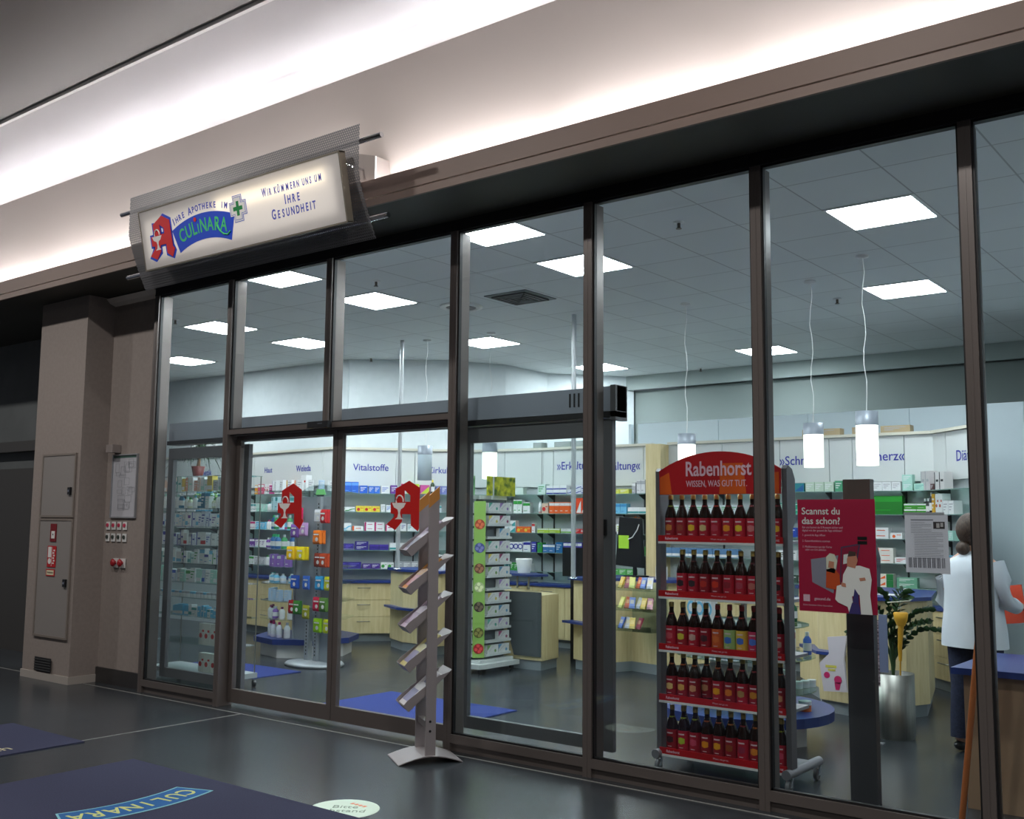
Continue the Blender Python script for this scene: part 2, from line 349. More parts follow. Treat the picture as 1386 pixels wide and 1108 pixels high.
def pendant(x, y, zt, zb, where, r=.088, on=1):
    t = thing('pendant_lamp', 'cylindrical pendant lamp with grey cap ' + where, 'pendant lamp', (x, y, 0), 0, 'glowing cylinder pendant lamps')
    b = B(); b.lathe([(.05, 3.70), (.05, 3.685), (.01, 3.675)], 16); b.build('ceiling_rose', WHITE, t)
    b = B(); pts = [(.012*math.sin(k*1.7), .008*math.cos(k*1.3), 3.68-(3.68-zt)*k/10) for k in range(11)]; pts[-1] = (0, 0, zt); b.tube(pts, .0035, 6); b.build('cable', WHITE, t)
    h = (zt-zb)*.26
    b = B(); b.lathe([(.01, zt+.004), (r*1.0, zt), (r*1.0, zt-h)], 28, cap=False); b.build('cap', mat('brushed_aluminium_cap', (150, 158, 168), .4, .2), t)
    b = B(); b.lathe([(r*.97, zt-h), (r*.97, zb), (r*.5, zb), (0.001, zb+.002)], 28, cap=False); b.build('glass_shade', mat('opal_glass_glow', (255, 250, 240), .3, 0, 1.7) if on else mat('opal_glass_off', (205, 220, 230), .3), t)
pendant(4.88, 3.45, 2.42, 2.03, 'left of the two before Schmerz panels')
pendant(5.57, 2.83, 2.43, 2.00, 'the largest and furthest right')
pendant(3.52, 3.64, 2.40, 2.00, 'hanging behind the red rack header')
pendant(.92, 3.78, 2.42, 2.01, 'hanging above the green tea tower')
pendant(-.02, 3.71, 2.42, 2.01, 'unlit, right of the Vitalstoffe panel', on=0)
for (x, y, w) in ((-.27, 3.54, 'left, standing by the Vitalstoffe shelves'), (2.31, 3.45, 'right, standing by the orange cartons')):
    t = thing('chrome_pole', 'slim chrome pole from counter to ceiling, ' + w, 'pole', (x, y, .96))
    b = B(); b.tube([(0, 0, 0), (0, 0, 2.735)], .024, 14); b.build('pole', mat('satin_chrome', (190, 194, 196), .3, .35), t)
    b = B(); b.lathe([(.05, 0), (.05, .01), (.026, .014)], 16); b.build('flange', CHROME, t)
# ================================================================== MALL SIDE OBJECTS
def apotheke_A(b, s, m_red, m_white, mtx, depth=.002, outline=None):
    # gothic A with cup and snake; unit height, local x right, y up, z towards the viewer
    b.use(m_red)
    pieces = [[(-.255, .843), (-.255, .582), (0, .582), (0, .81)], [(-.255, .843), (0, .81), (.157, .706), (.41, .857), (.12, 1.0)], [(.157, .706), (.157, .582), (.41, .582), (.41, .857)],
              [(-.383, .571), (-.383, .352), (-.268, .335), (.177, .335), (.42, .335), (.41, .582), (-.255, .582), (-.255, .571)],
              [(-.268, .335), (-.288, .275), (-.495, .129), (-.247, .019), (-.062, .184), (-.062, .335)],
              [(.177, .335), (.185, .115), (.371, 0), (.495, .184), (.42, .247), (.42, .335)]]
    if outline is not None:
        b.use(outline)
        for pc in pieces:
            cx_ = sum(p_[0] for p_ in pc)/len(pc); cy_ = sum(p_[1] for p_ in pc)/len(pc)
            b.prism([((x+(.05 if x > cx_ else -.05))*s, (y+(.045 if y > cy_ else -.045))*s) for x, y in pc], -.0004, .0008, 'z', mtx)
        b.use(m_red)
    for pc in pieces: b.prism([(x*s, y*s) for x, y in pc], .001, .001+depth, 'z', mtx)
    b.use(m_white)
    cup = [(-.345, .56), (.04, .56), (-.02, .47), (-.10, .43), (-.12, .36), (-.09, .27), (-.02, .235), (-.26, .235), (-.19, .27), (-.165, .36), (-.19, .43), (-.29, .47)]
    b.prism([(x*s, y*s) for x, y in cup], .001+depth, .0016+depth, 'z', mtx)
    pts = [((-.13+.10*math.cos(R(205-k*27)))*s, (.60+.11*math.sin(R(205-k*27)))*s) for k in range(9)]
    b.tube([mtx @ Vector((x, y, depth+.002)) for x, y in pts], .016*s, 6)
    return b
# ---- hanging sign
SY, SX0, SX1 = -1.06, 1.37, 3.60
t = thing('pharmacy_sign', 'illuminated slanted sign reading Culinara Apotheke on perforated curved metal sheet', 'sign', (0, 0, 0))
def sheet_y(z):                          # perforated sheet: upright above, curving back towards the fascia below
    return -.98 if z > 3.74 else -.98+.17*((3.74-z)/.41)**1.25
b = B(); zs = [4.04, 3.9, 3.74, 3.66, 3.58, 3.50, 3.42, 3.33]
for th in (0, .004):
    vs = []
    for z in zs: vs += [(1.12, sheet_y(z)+th, z), (3.71, sheet_y(z)+th, z)]
    b._add(vs, [(2*i, 2*i+1, 2*i+3, 2*i+2) for i in range(len(zs)-1)], True)
pm = bpy.data.materials.new('perforated_sheet_metal'); pm.use_nodes = True; nt = pm.node_tree; N = nt.nodes; K = nt.links
p = N['Principled BSDF']; p.inputs['Base Color'].default_value = L3((122, 120, 122)); p.inputs['Metallic'].default_value = .3; p.inputs['Roughness'].default_value = .45
tc = N.new('ShaderNodeTexCoord'); br = N.new('ShaderNodeTexBrick'); br.offset = .5; mp = N.new('ShaderNodeMapping'); mp.inputs['Rotation'].default_value = (R(90), 0, 0)
br.inputs['Scale'].default_value = 1; br.inputs['Brick Width'].default_value = .018; br.inputs['Row Height'].default_value = .016; br.inputs['Mortar Size'].default_value = .0037
br.inputs['Mortar Smooth'].default_value = .0; tr = N.new('ShaderNodeBsdfTransparent'); mx = N.new('ShaderNodeMixShader')
K.new(tc.outputs['Object'], mp.inputs[0]); K.new(mp.outputs[0], br.inputs['Vector']); K.new(br.outputs['Fac'], mx.inputs[0]); K.new(tr.outputs[0], mx.inputs[1]); K.new(p.outputs[0], mx.inputs[2])
K.new(mx.outputs[0], N['Material Output'].inputs[0])
b.build('perforated_sheet', pm, t)
for z, y, x0, x1 in ((3.94, -.945, .95, 3.88), (3.475, -.79, .83, 3.80)):
    b = B(); b.tube([(x0, y, z), (x1, y, z)], .018, 12); b.build('tube', CHROME, t)
for x in (1.6, 3.3):
    for z, y in ((3.94, -.945), (3.475, -.79)):
        b = B(); b.tube([(x, y, z), (x, -.40 if z > 3.8 else -.57, z if z > 3.8 else 3.66)], .009, 8); b.build('bracket', CHROME, t)
tilt = math.atan2(.09, .425)
SM = Matrix.Translation((1.41, -1.08, 3.84)) @ Matrix.Rotation(R(90)+tilt, 4, 'X')   # local x right, y up the face, z out
SW, SH = 2.22, .434
LB = bpy.data.materials.new('opal_sign_face'); LB.use_nodes = True; nt = LB.node_tree; N = nt.nodes; K = nt.links
p = N['Principled BSDF']; p.inputs['Base Color'].default_value = L3((226, 222, 222)); p.inputs['Roughness'].default_value = .4
tl = N.new('ShaderNodeBsdfTranslucent'); tl.inputs[0].default_value = (.95, .92, .86, 1); mx = N.new('ShaderNodeMixShader'); mx.inputs[0].default_value = .5
K.new(p.outputs[0], mx.inputs[1]); K.new(tl.outputs[0], mx.inputs[2]); K.new(mx.outputs[0], N['Material Output'].inputs[0])
b = B(); b.box(0, SW, -SH, 0, -.003, 0, SM); b.build('opal_face', LB, t)
b = B(); b.box(SW, SW+.01, -SH-.008, .008, -.045, .003, SM); b.box(-.008, SW+.01, -SH-.010, -SH, -.045, .003, SM); b.box(-.008, SW+.01, 0, .010, -.045, .003, SM); b.box(-.008, 0, -SH, 0, -.045, .003, SM); b.box(-.008, SW+.01, -SH-.01, .01, -.05, -.045, SM)
b.build('lightbox_frame', mat('cream_sign_frame', (120, 112, 98), .4, .2), t)
ld = bpy.data.lights.new('sign_tube', 'AREA'); ld.shape = 'RECTANGLE'; ld.size = 1.15; ld.size_y = .09; ld.energy = 1.1; ld.color = (1, .88, .66)
lo = bpy.data.objects.new('sign_tube', ld); C.objects.link(lo); lo.matrix_world = SM @ Matrix.Translation((1.50, -.11, -.040)) @ Matrix.Rotation(R(180), 4, 'X')
bpy.context.view_layer.update(); lo.parent = t
ld = bpy.data.lights.new('sign_tube', 'AREA'); ld.shape = 'RECTANGLE'; ld.size = 2.1; ld.size_y = .30; ld.energy = 2.7; ld.color = (.98, .97, 1)
lo = bpy.data.objects.new('sign_tube', ld); C.objects.link(lo); lo.matrix_world = SM @ Matrix.Translation((1.10, -.22, -.041)) @ Matrix.Rotation(R(180), 4, 'X'); lo.parent = t
SBLUE = mat('sign_blue', (10, 70, 205), .5); SNAVY = mat('sign_navy_letter', (74, 84, 188), .5); SGRN = mat('sign_green', (70, 205, 120), .5)
SRED = mat('sign_red', (214, 22, 26), .5); SWH = mat('sign_white', (235, 232, 228), .5); CRG = mat('cross_green', (0, 130, 60), .5)
b = B(); apotheke_A(b, .318, 0, 1, SM @ Matrix.Translation((.245, -.384, .001)), .003, 2); b.build('pharmacy_emblem', [SRED, SWH, SBLUE], t)
cx, cy = .762, -1.16
def arc(r, a): return (cx+r*math.sin(a), cy+r*math.cos(a))
AS, r0, r1 = [R(-21+42*k/20) for k in range(21)], .845, 1.03
b = B(); b.prism([arc(r1, a) for a in AS]+[arc(r0, a) for a in AS[::-1]], .001, .003, 'z', SM); b.build('arc_banner', SBLUE, t)
b = B()
word = 'CULiNARA'; wd = [1.1, 1.05, .8, .5, 1.1, 1.05, 1.0, 1.0]; a = R(-18); step = R(35)/sum(wd)
for ch, w_ in zip(word, wd):
    am = a+w_*step/2; a += w_*step; x, y = arc(.938, am)
    text_bm(b, ch if ch != 'i' else 'I', .135 if ch != 'i' else .095, SM @ Matrix.Translation((x, y-(0 if ch != 'i' else .012), .0035)) @ Matrix.Rotation(-am, 4, 'Z'), .80, .0008, .002)
b.tube([SM @ Vector((*arc(r_, R(a_)), .0045)) for r_, a_ in ((.93, 10), (.895, 12), (.875, 15), (.878, 18), (.905, 19.5))], .006, 6)
b.build('banner_lettering', SGRN, t, label='green letters CULINARA')
b = B(); x, y = arc(1.0, R(-4.6)); b.lathe([(.016, .004), (.016, .006)], 12, mtx=SM @ Matrix.Translation((x, y, 0))); b.build('red_dot', SRED, t)
b = B(); phr = 'IHRE APOTHEKE IM'; a = R(-19.5); step = R(36)/len(phr)
for k, ch in enumerate(phr):
    am = a+step*(k+.5); x, y = arc(1.072, am)
    if ch == ' ': b.build('tagline_word', SNAVY, t); b = B()
    if ch != ' ': text_bm(b, ch, .060 if k not in (0, 5) else .074, SM @ Matrix.Translation((x, y, .0015)) @ Matrix.Rotation(-am, 4, 'Z'), .82, .0006, .0016)
b.build('tagline_word', SNAVY, t)
for words, x0_, wid, y, s_ in (((('W', 'IR'), ('', 'KÜMMERN'), ('', 'UNS'), ('', 'UM')), 1.435, .615, -.122, .066), ((('I', 'HRE'),), 1.655, .17, -.205, .078), ((('G', 'ESUNDHEIT'),), 1.51, .455, -.285, .078)):
    xs = 0; tmp = []
    for wi_, (big, small) in enumerate(words):
        for ch, sz in [(c_, s_*1.2) for c_ in big]+[(c_, s_*.95) for c_ in small]:
            wch = {'I': .36, 'W': 1.05, 'M': 1.0, 'N': .80, 'Ü': .80}.get(ch, .68)*sz; tmp.append((ch, sz, xs+wch/2, wi_)); xs += wch
        xs += s_*.38
    k_ = wid/(xs-s_*.38)
    for wi_ in range(len(words)):
      b = B()
      for ch, sz, xx, w_i in tmp:
        if w_i == wi_: text_bm(b, ch, sz, SM @ Matrix.Translation((x0_+xx*k_, y+(sz-s_*.95)*.30, .0015)), .72*k_, .0006, .0016)
      b.build('slogan_word', SNAVY, t)
def cross(b, c, s, w, z0, z1):
    x, y = c; b.prism([(x-w, y-s), (x+w, y-s), (x+w, y-w), (x+s, y-w), (x+s, y+w), (x+w, y+w), (x+w, y+s), (x-w, y+s), (x-w, y+w), (x-s, y+w), (x-s, y-w), (x-w, y-w)], z0, z1, 'z', SM)
b = B(); cc = (1.178, -.17)
for mi_, s1, w1, z in ((1, .092, .050, .003), (0, .088, .046, .0036), (1, .078, .038, .0042), (0, .075, .035, .0048), (2, .050, .014, .0054)): b.use(mi_); cross(b, cc, s1, w1, z, z+.0006)
b.build('cross_emblem', [SWH, SBLUE, CRG], t)
t = thing('junction_box', 'small cream box on the cove board right behind the sign', 'box', (3.12, -.42, 3.835))
b = B(); b.prism([(0, 0), (.30, 0), (.30, .18), (0, .27)], -.13, .02, 'y'); b.build('body', mat('taupe_box', (160, 150, 144), .8), t)
b = B(); b.box(.296, .302, -.132, -.12, 0, .18); b.build('edge_strip', WHITE, t)
# ---- column cabinet doors and signs
CY = -.20
for (z0, z1, lock, which) in ((.42, 1.50, .92, 'lower'), (1.55, 2.12, 1.78, 'upper')):
    t = thing('wall_cabinet_door', '%s pale grey metal service door on the column' % which, 'cabinet door', (-1.45, CY, z0))
    b = B(); b.box(.0, .58, -.012, -.001, 0, z1-z0); b.build('door_panel', mat('pale_grey_door_paint', (142, 136, 132), .5), t)
    b = B(); w_ = .02; h = z1-z0; b.box(-w_, 0, -.018, -.001, -w_, h+w_); b.box(.58, .58+w_, -.018, -.001, -w_, h+w_); b.box(0, .58, -.018, -.001, h, h+w_); b.box(0, .58, -.018, -.001, -w_, 0)
    b.build('door_frame', mat('beige_door_frame', (128, 118, 110), .5), t)
    b = B(); b.box(.50, .55, -.03, -.012, lock-z0-.035, lock-z0+.035); h = b.build('lock_plate', BLACKP, t); b = B(); b.box(.515, .54, -.036, -.03, lock-z0-.01, lock-z0+.01); b.build('lock_handle', CHROME, h)
t = thing('vent_grille', 'dark ventilation opening at the foot of the column', 'vent', (-1.40, CY-.013, .08))
b = B(); b.box(0, .30, -.004, 0, 0, .13); b.build('grille', col((34, 34, 36), .6), t); b = B()
for k in range(5): b.box(.0, .30, -.01, -.004, .01+k*.024, .016+k*.024)
b.build('slat', col((60, 60, 60), .6), t)
SR = mat('safety_sign_red', (190, 22, 30), .5)
def flat_sign(name, label, cat, x, y, z, w, h, base, extra, yaw=0):
    t = thing(name, label, cat, (x, y, z)); b = B(); b.box(0, w, -.004, 0, 0, h); b.build('plate', base, t)
    b = B(); ms = extra(b); b.build('print', ms, t); return t
def p1(b):
    b.use(1); b.box(.025, .085, -.006, -.004, .03, .10); b.use(0); b.box(.035, .075, -.007, -.006, .05, .09); b.use(2); b.box(.05, .065, -.008, -.007, .06, .075); return [WHITE, SWH, BLACKP]
flat_sign('fire_alarm_sign', 'small dark red fire alarm sign, topmost on the column door', 'sign', -1.24, CY-.014, 1.30, .11, .17, mat('safety_sign_dark_red', (120, 14, 24), .5), p1)
def p2(b):
    b.use(0); b.box(.015, .07, -.006, -.004, .09, .19); b.box(.08, .085, -.006, -.004, .01, .19); b.lathe([(.028, .004), (.028, .006)], 14, mtx=Matrix.Translation((.045, 0, .055)) @ Matrix.Rotation(R(90), 4, 'X'))
    for k in range(6): b.box(.10+.012*(k % 2), .125+.012*(k % 2), -.006, -.004, .03+k*.024, .045+k*.024)
    return [SWH]
flat_sign('fire_hose_sign', 'red fire hose sign with white pictogram on the column door', 'sign', -1.27, CY-.014, 1.06, .155, .20, SR, p2)
def p3(b):
    b.use(0); b.box(.012, .143, -.005, -.004, .010, .055); b.use(1); text_bm(b, 'Wandhydrant', .022, facing(.078, -.0055, .033), .9, .0004); return [mat('cream_label', (225, 215, 180), .5), BLACKP]
flat_sign('hydrant_label', 'small cream label in a red border under hose sign', 'label', -1.28, CY-.014, .975, .155, .065, SR, p3)
# ---- floor plan, switches and key buttons on the wall
WY = .08
t = thing('floor_plan', 'framed floor plan sheet hanging on the beige wall', 'notice', (-.69, WY, 1.53))
b = B(); b.box(0, .42, -.02, 0, 0, .012); b.box(0, .42, -.02, 0, .588, .60); b.box(0, .012, -.02, 0, .012, .588); b.box(.408, .42, -.02, 0, .012, .588); b.build('frame', mat('silver_frame', (150, 152, 156), .4, .1), t)
b = B(); b.box(.012, .408, -.008, 0, .012, .588); b.build('sheet', mat('plan_paper', (188, 188, 194), .6), t)
b = B(); b.box(.012, .408, -.010, -.008, .565, .588); b.build('header_band', mat('plan_green_band', (70, 100, 92), .5), t)
b = B(); q = random.Random(3)
for k in range(26):
    x, z, w_, h = q.uniform(.04, .30), q.uniform(.06, .48), q.uniform(.03, .12), q.uniform(.02, .09)
    h = min(h, .55-z)
    for (a0, a1, c0, c1) in ((x, x+w_, z, z+.002), (x, x+w_, z+h, z+h+.002), (x, x+.002, z, z+h), (x+w_, x+w_+.002, z, z+h)): b.box(a0, a1, -.0095, -.008, c0, c1)
b.build('plan_lines', col((140, 142, 148), .6), t)
b = B(); b.rbox(-.66+.69-.02, -.66+.69+.09, -.10, -.001, .615, .69, .01); h = b.build('lamp', None or mat('grey_lamp_box', (150, 140, 136), .5), None, (-.69, WY, 1.53)); tag(h, 'small grey box lamp above the floor plan', 'lamp')
for k in range(8):
    r_, c_ = k//4, k % 4
    t = thing('key_switch', '%s key switch in the %s row below the floor plan' % (['first', 'second', 'third', 'fourth'][c_], ['upper pink', 'lower dark'][r_]), 'switch', (-.755+c_*.095, WY, 1.42-r_*.11))
    b = B(); b.rbox(0, .065, -.012, -.001, 0, .075, .006); b.build('plate', WHITE, t)
    b = B(); b.lathe([(.018, .012), (.018, .02)], 14, mtx=Matrix.Translation((.033, 0, .042)) @ Matrix.Rotation(R(90), 4, 'X')); b.build('lock', col((200, 60, 90), .5) if r_ == 0 else col((60, 70, 66), .5), t)
for k in range(2):
    t = thing('emergency_button', '%s red mushroom button on a white plate below the switches' % ['left', 'right'][k], 'button', (-.60+k*.115, WY, 1.07))
    b = B(); b.rbox(0, .085, -.014, -.001, 0, .085, .006); b.build('plate', WHITE, t)
    b = B(); b.lathe([(.016, .014), (.016, .03), (.034, .035), (.036, .045), (.02, .056)], 16, mtx=Matrix.Translation((.042, 0, .045)) @ Matrix.Rotation(R(90), 4, 'X')); b.build('button', col((170, 30, 40), .4), t)
# ---- mats on the mall floor
NAVY = noise_mat('navy_mat_pile', (30, 32, 58), (40, 42, 70), 120, .95, bump=.3)
t = thing('door_mat', 'dark navy mat with small yellow letters by the column', 'mat', (0, 0, 0))
b = B(); b.prism([(.62, -1.42), (1.62, -1.42), (1.62, -3.1), (.62, -3.1)], 0, .008); b.build('carpet', NAVY, t)
b = B(); text_bm(b, 'Herzlich', .15, Matrix.Translation((1.42, -2.05, .0085)) @ Matrix.Rotation(R(70), 4, 'Z') @ Matrix.Rotation(R(180), 4, 'Z') if False else Matrix.Translation((1.45, -2.1, .0085)) @ Matrix.Rotation(R(90), 4, 'Z'), 1, .0006); b.build('lettering', col((190, 180, 140), .9), t)
t = thing('logo_door_mat', 'large dark navy mat with curved turquoise Culinara banner, nearest the camera', 'mat', (0, 0, 0))
b = B(); b.prism([(2.34, -1.50), (4.62, -1.50), (4.62, -3.2), (2.34, -3.2)], 0, .008); b.build('carpet', NAVY, t)
MM = Matrix.Translation((3.345, -2.10, .0082)) @ Matrix.Rotation(R(-90), 4, 'Z')
def arc2(r, a): return (r*math.sin(a), -1.125+r*math.cos(a))
b = B(); AS = [R(-21+42*k/20) for k in range(21)]; b.use(0); b.prism([arc2(1.245, a) for a in AS]+[arc2(1.005, a) for a in AS[::-1]], 0, .0015, 'z', MM)
b.use(1); b.prism([arc2(1.232, a*.97) for a in AS]+[arc2(1.018, a*.97) for a in AS[::-1]], .0015, .0022, 'z', MM); b.build('arc_banner', [col((120, 175, 185), .95), col((20, 84, 140), .95)], t)
b = B()
for k, ch in enumerate('CULINARA'):
    am = R(-19+38*(k+.5)/8); x, y = arc2(1.125, am); text_bm(b, ch, .16, MM @ Matrix.Translation((x, y, .0025)) @ Matrix.Rotation(-am, 4, 'Z'), .8, .0006, .002)
b.build('banner_lettering', col((190, 195, 120), .95), t)
t = thing('floor_sticker', 'pale oval floor sticker with small print at the bottom edge', 'sticker', (4.20, -1.42, 0))
b = B(); b.lathe([(.19, 0), (.19, .0015)], 32, mtx=Matrix.Rotation(R(35), 4, 'Z') @ Matrix.Diagonal((1.0, 1.0, 1, 1))); b.build('disc', col((205, 222, 205), .6), t)
b = B(); text_bm(b, 'Bitte\nAbstand', .075, Matrix.Translation((0, 0, .002)) @ Matrix.Rotation(R(35), 4, 'Z'), 1, .0003); b.build('print', col((120, 140, 120), .6), t)
b = B()
for k in range(4): b.box(-.05+.03*k, -.03+.03*k, .09, .115, .0015, .0022)
b.build('colour_marks', col((220, 130, 90), .6), t)
# ---- magazine stand
t = thing('magazine_stand', 'grey metal brochure stand with slanted trays before the sliding doors', 'brochure stand', (3.72, -.27, 0), math.atan2(-.552, .834))
GP = mat('mauve_grey_metal', (160, 152, 152), .4, .3)
sx = math.atan2(-.552, .834)
b = B(); n = 8; vs = []; fs = []
for i in range(n+1):
    y = -.21+.42*i/n; z = .045*math.cos((y/.21)*math.pi/2)
    vs += [(-.165, y, z), (.165, y, z), (.165, y, z+.006), (-.165, y, z+.006)]
for i in range(n):
    for k in range(4): fs.append((4*i+k, 4*i+(k+1) % 4, 4*i+4+(k+1) % 4, 4*i+4+k))
fs += [(0, 3, 2, 1), (4*n, 4*n+1, 4*n+2, 4*n+3)]
b._add(vs, fs); b.build('base_plate', GP, t)
ORNG = col((196, 132, 60), .5)
for s, zt in ((-1, 1.73), (1, 1.755)):
    b = B(); x = s*.135; b.use(0); b.prism([(-.033, .04), (.033, .04), (.033, zt), (-.033, zt-.06)], x-.011, x+.011, 'x')
    b.use(1); b.prism([(-.0335, zt-.14), (.0335, zt-.08), (.0335, zt+.0005), (-.0335, zt-.0595)], x-.0115, x+.0115, 'x'); b.build('post', [GP, ORNG], t)
b = B(); b.box(-.124, .124, -.02, .02, .21, .25); cb = b.build('crossbar', GP, t)
for z in (.20, .26):
    b = B(); b.lathe([(.008, 0), (.008, .003)], 10, mtx=Matrix.Translation((.146, -.005, z)) @ Matrix.Rotation(R(90), 4, 'Y')); b.build('screw', BLACKP, t)
tray_cols = [((180, 170, 190), (120, 120, 140)), ((220, 150, 60), (190, 120, 130)), ((200, 180, 200), (150, 120, 150)), ((210, 200, 130), (130, 120, 160)), ((225, 222, 226), (150, 150, 185))]
for k in range(5):
    zc = 1.43-.245*k; mt = Matrix.Translation((0, 0, zc)) @ Matrix.Rotation(R(42), 4, 'X')
    b = B(); b.box(-.115, .115, -.19, .19, -.004, 0, mt); b.box(-.115, .115, -.19, -.186, 0, .05, mt)
    for s in (-1, 1): b.prism([(-.19, 0), (.17, 0), (.10, .03), (-.15, .055), (-.19, .05)], s*.115-.002, s*.115+.002, 'x', mt)
    b.build('tray', GP, t)
    m1, m2 = tray_cols[k]
    wx = Matrix.Translation((3.72, -.27, 0)) @ Matrix.Rotation(sx, 4, 'Z') @ mt
    for j in range(2):
        bb = B(); y0, y1, z0 = (-.18, .115, .004+.016*j) if j else (-.183, .125, .003)
        bb.use(0); bb.box(-.105+.004*j, .105-.003*j, y0, y1, z0, z0+.013, wx)
        bb.use(1); bb.box(-.09, .02+.03*j, y0+.03, y0+.13, z0+.013, z0+.0138, wx); bb.box(-.02, .09, y1-.10, y1-.03, z0+.013, z0+.0138, wx)
        o = bb.build('brochure', [col(m1 if j else (230, 226, 222), .4), col(m2, .4)])
        tag(o, '%s brochure in the %s tray of the magazine stand' % (['hidden lower', 'uppermost printed'][j], ['top', 'second', 'third', 'fourth', 'lowest'][k]), 'brochure')
# ---- stickers and notices on the glass
for x, w in ((1.85, 'left'), (3.13, 'right')):
    b = B(); mtx = facing(x, .108, 1.455); apotheke_A(b, .365, 0, 1, mtx, .001)
    o = b.build('pharmacy_sticker', [RED_A, SWH]); tag(o, 'red gothic letter A sticker with cup, on the %s sliding door' % w, 'sticker')
PY = .028
t = thing('poster', 'raspberry red poster with man in white coat taped to the glass', 'poster', (6.15, PY+.012, 1.07))
PR = mat('poster_raspberry', (176, 18, 62), .45)
b = B(); b.box(0, .42, -.002, 0, 0, .595); b.build('sheet', PR, t)
FM = facing(0, -.0024, 0)
b = B(); text_bm(b, 'Scannst du\ndas schon?', .052, facing(.022, -.0026, .505), .95, .0003, .0008, 'LEFT'); b.build('headline', SWH, t)
b = B(); text_bm(b, 'Bei uns kannst du E-Rezepte sicher und\ndigital mit der gesund.de App einlösen!', .0165, facing(.024, -.0026, .437), .85, .0002, 0, 'LEFT')
text_bm(b, '1. gesund.de App öffnen\n\n2. Gesundheitskarte scannen\n\n3. Medikamente aus der Ferne\n    oder vor Ort abholen', .0155, facing(.024, -.0026, .365), .85, .0002, 0, 'LEFT')
text_bm(b, 'gesund.de', .022, facing(.085, -.0026, .068), 1, .0003, .0003, 'LEFT'); text_bm(b, 'Deine Apotheke. Deine Gesundheit.', .011, facing(.022, -.0026, .033), 1, .0002, 0, 'LEFT')
b.rbox(.024, .064, -.003, -.002, .05, .09, .008) if False else b.prism([(.024, .052), (.060, .052), (.060, .088), (.024, .088)], -.003, -.002, 'y')
b.build('small_print', mat('poster_pale_pink', (236, 190, 205), .5), t)
b = B()
for z in (.383, .36): b.prism([(.325, z), (.375, z), (.375, z+.017), (.325, z+.017)], -.0035, -.002, 'y')
b.build('store_badge', BLACKP, t)
b = B(); P = lambda pts, z=0: b.prism(pts, -.0030-z, -.002-z, 'y')
b.use(0); P([(.075, .155), (.19, .10), (.22, .30), (.07, .275)]); b.use(1); P([(.225, .15), (.30, .17), (.34, .365), (.235, .345)]); b.use(7); P([(.232, .155), (.294, .175), (.33, .355), (.241, .338)], .001)
b.use(2); P([(.246, .255), (.28, .262), (.285, .31), (.25, .305)], .002)
b.use(3); P([(.155, .215), (.20, .205), (.215, .27), (.20, .305), (.175, .31), (.155, .29)], .002); b.use(4); P([(.165, .235), (.195, .23), (.198, .265), (.17, .27)], .003)
b.use(5); P([(.15, .13), (.20, .12), (.23, .13), (.225, .20), (.195, .235), (.155, .225)], .002)
b.use(2); P([(.215, .055), (.265, .035), (.275, .0), (.30, .0), (.29, .09), (.33, .10), (.335, .0), (.395, .0), (.385, .10), (.395, .18), (.385, .235), (.335, .25), (.27, .245), (.245, .20), (.24, .15), (.21, .14), (.20, .07)], .0035)
b.use(6); P([(.293, .06), (.325, .05), (.325, .10), (.305, .13)], .0045); P([(.27, .0), (.335, .0), (.327, .05), (.29, .058)], .0042); b.use(4); P([(.268, .245), (.31, .235), (.325, .275), (.315, .315), (.28, .318), (.268, .28)], .0045); P([(.335, .17), (.365, .175), (.36, .19), (.33, .185)], .0046); P([(.235, .14), (.26, .135), (.258, .155), (.235, .16)], .0046)
b.use(8); P([(.272, .295), (.316, .30), (.315, .32), (.28, .325)], .005)
b.build('printed_figures', [col((150, 144, 160), .5), col((90, 60, 90), .5), SWH, col((235, 225, 205), .5), col((196, 130, 104), .5), col((214, 80, 30), .5), col((60, 50, 110), .5), col((150, 20, 60), .5), col((70, 50, 44), .5)], t)
t = thing('paper_notice', 'white A4 sheet with tear-off strips taped to the right glass', 'notice', (6.72, PY+.012, 1.295))
b = B(); b.box(0, .21, -.0015, 0, 0, .29); b.box(.17, .215, -.0025, -.0015, -.003, .08); b.build('sheet', mat('notice_paper', (232, 226, 236), .6), t)
b = B(); q = random.Random(5)
b.box(.03, .14, -.0022, -.0015, .262, .266)
for k in range(22):
    z = .25-k*.0085; b.box(.03+(.015 if k > 6 else 0), (.13 if k < 6 else .185)-q.uniform(0, .05)*(k % 3 == 0), -.002, -.0015, z, z+.0015)
for k in range(8):
    for j in range(3): b.box(.015+k*.023+j*.006, .018+k*.023+j*.006, -.003, -.0015, .025, .075)
b.build('print', col((96, 92, 104), .6), t)
b = B(); b.box(.14, .195, -.0025, -.0015, .22, .255); b.build('photo', col((60, 50, 54), .6), t)
b = B(); b.box(.155, .17, -.003, -.0025, .225, .248); b.box(.175, .188, -.003, -.0025, .23, .25); b.build('photo_light', col((200, 190, 190), .6), t)
t = thing('tape_strip', 'strip of clear tape above the white A4 notice', 'tape', (6.715, PY+.010, 1.585)); b = B(); b.box(0, .20, -.0012, 0, 0, .012); b.build('strip', col((170, 168, 172), .3), t)
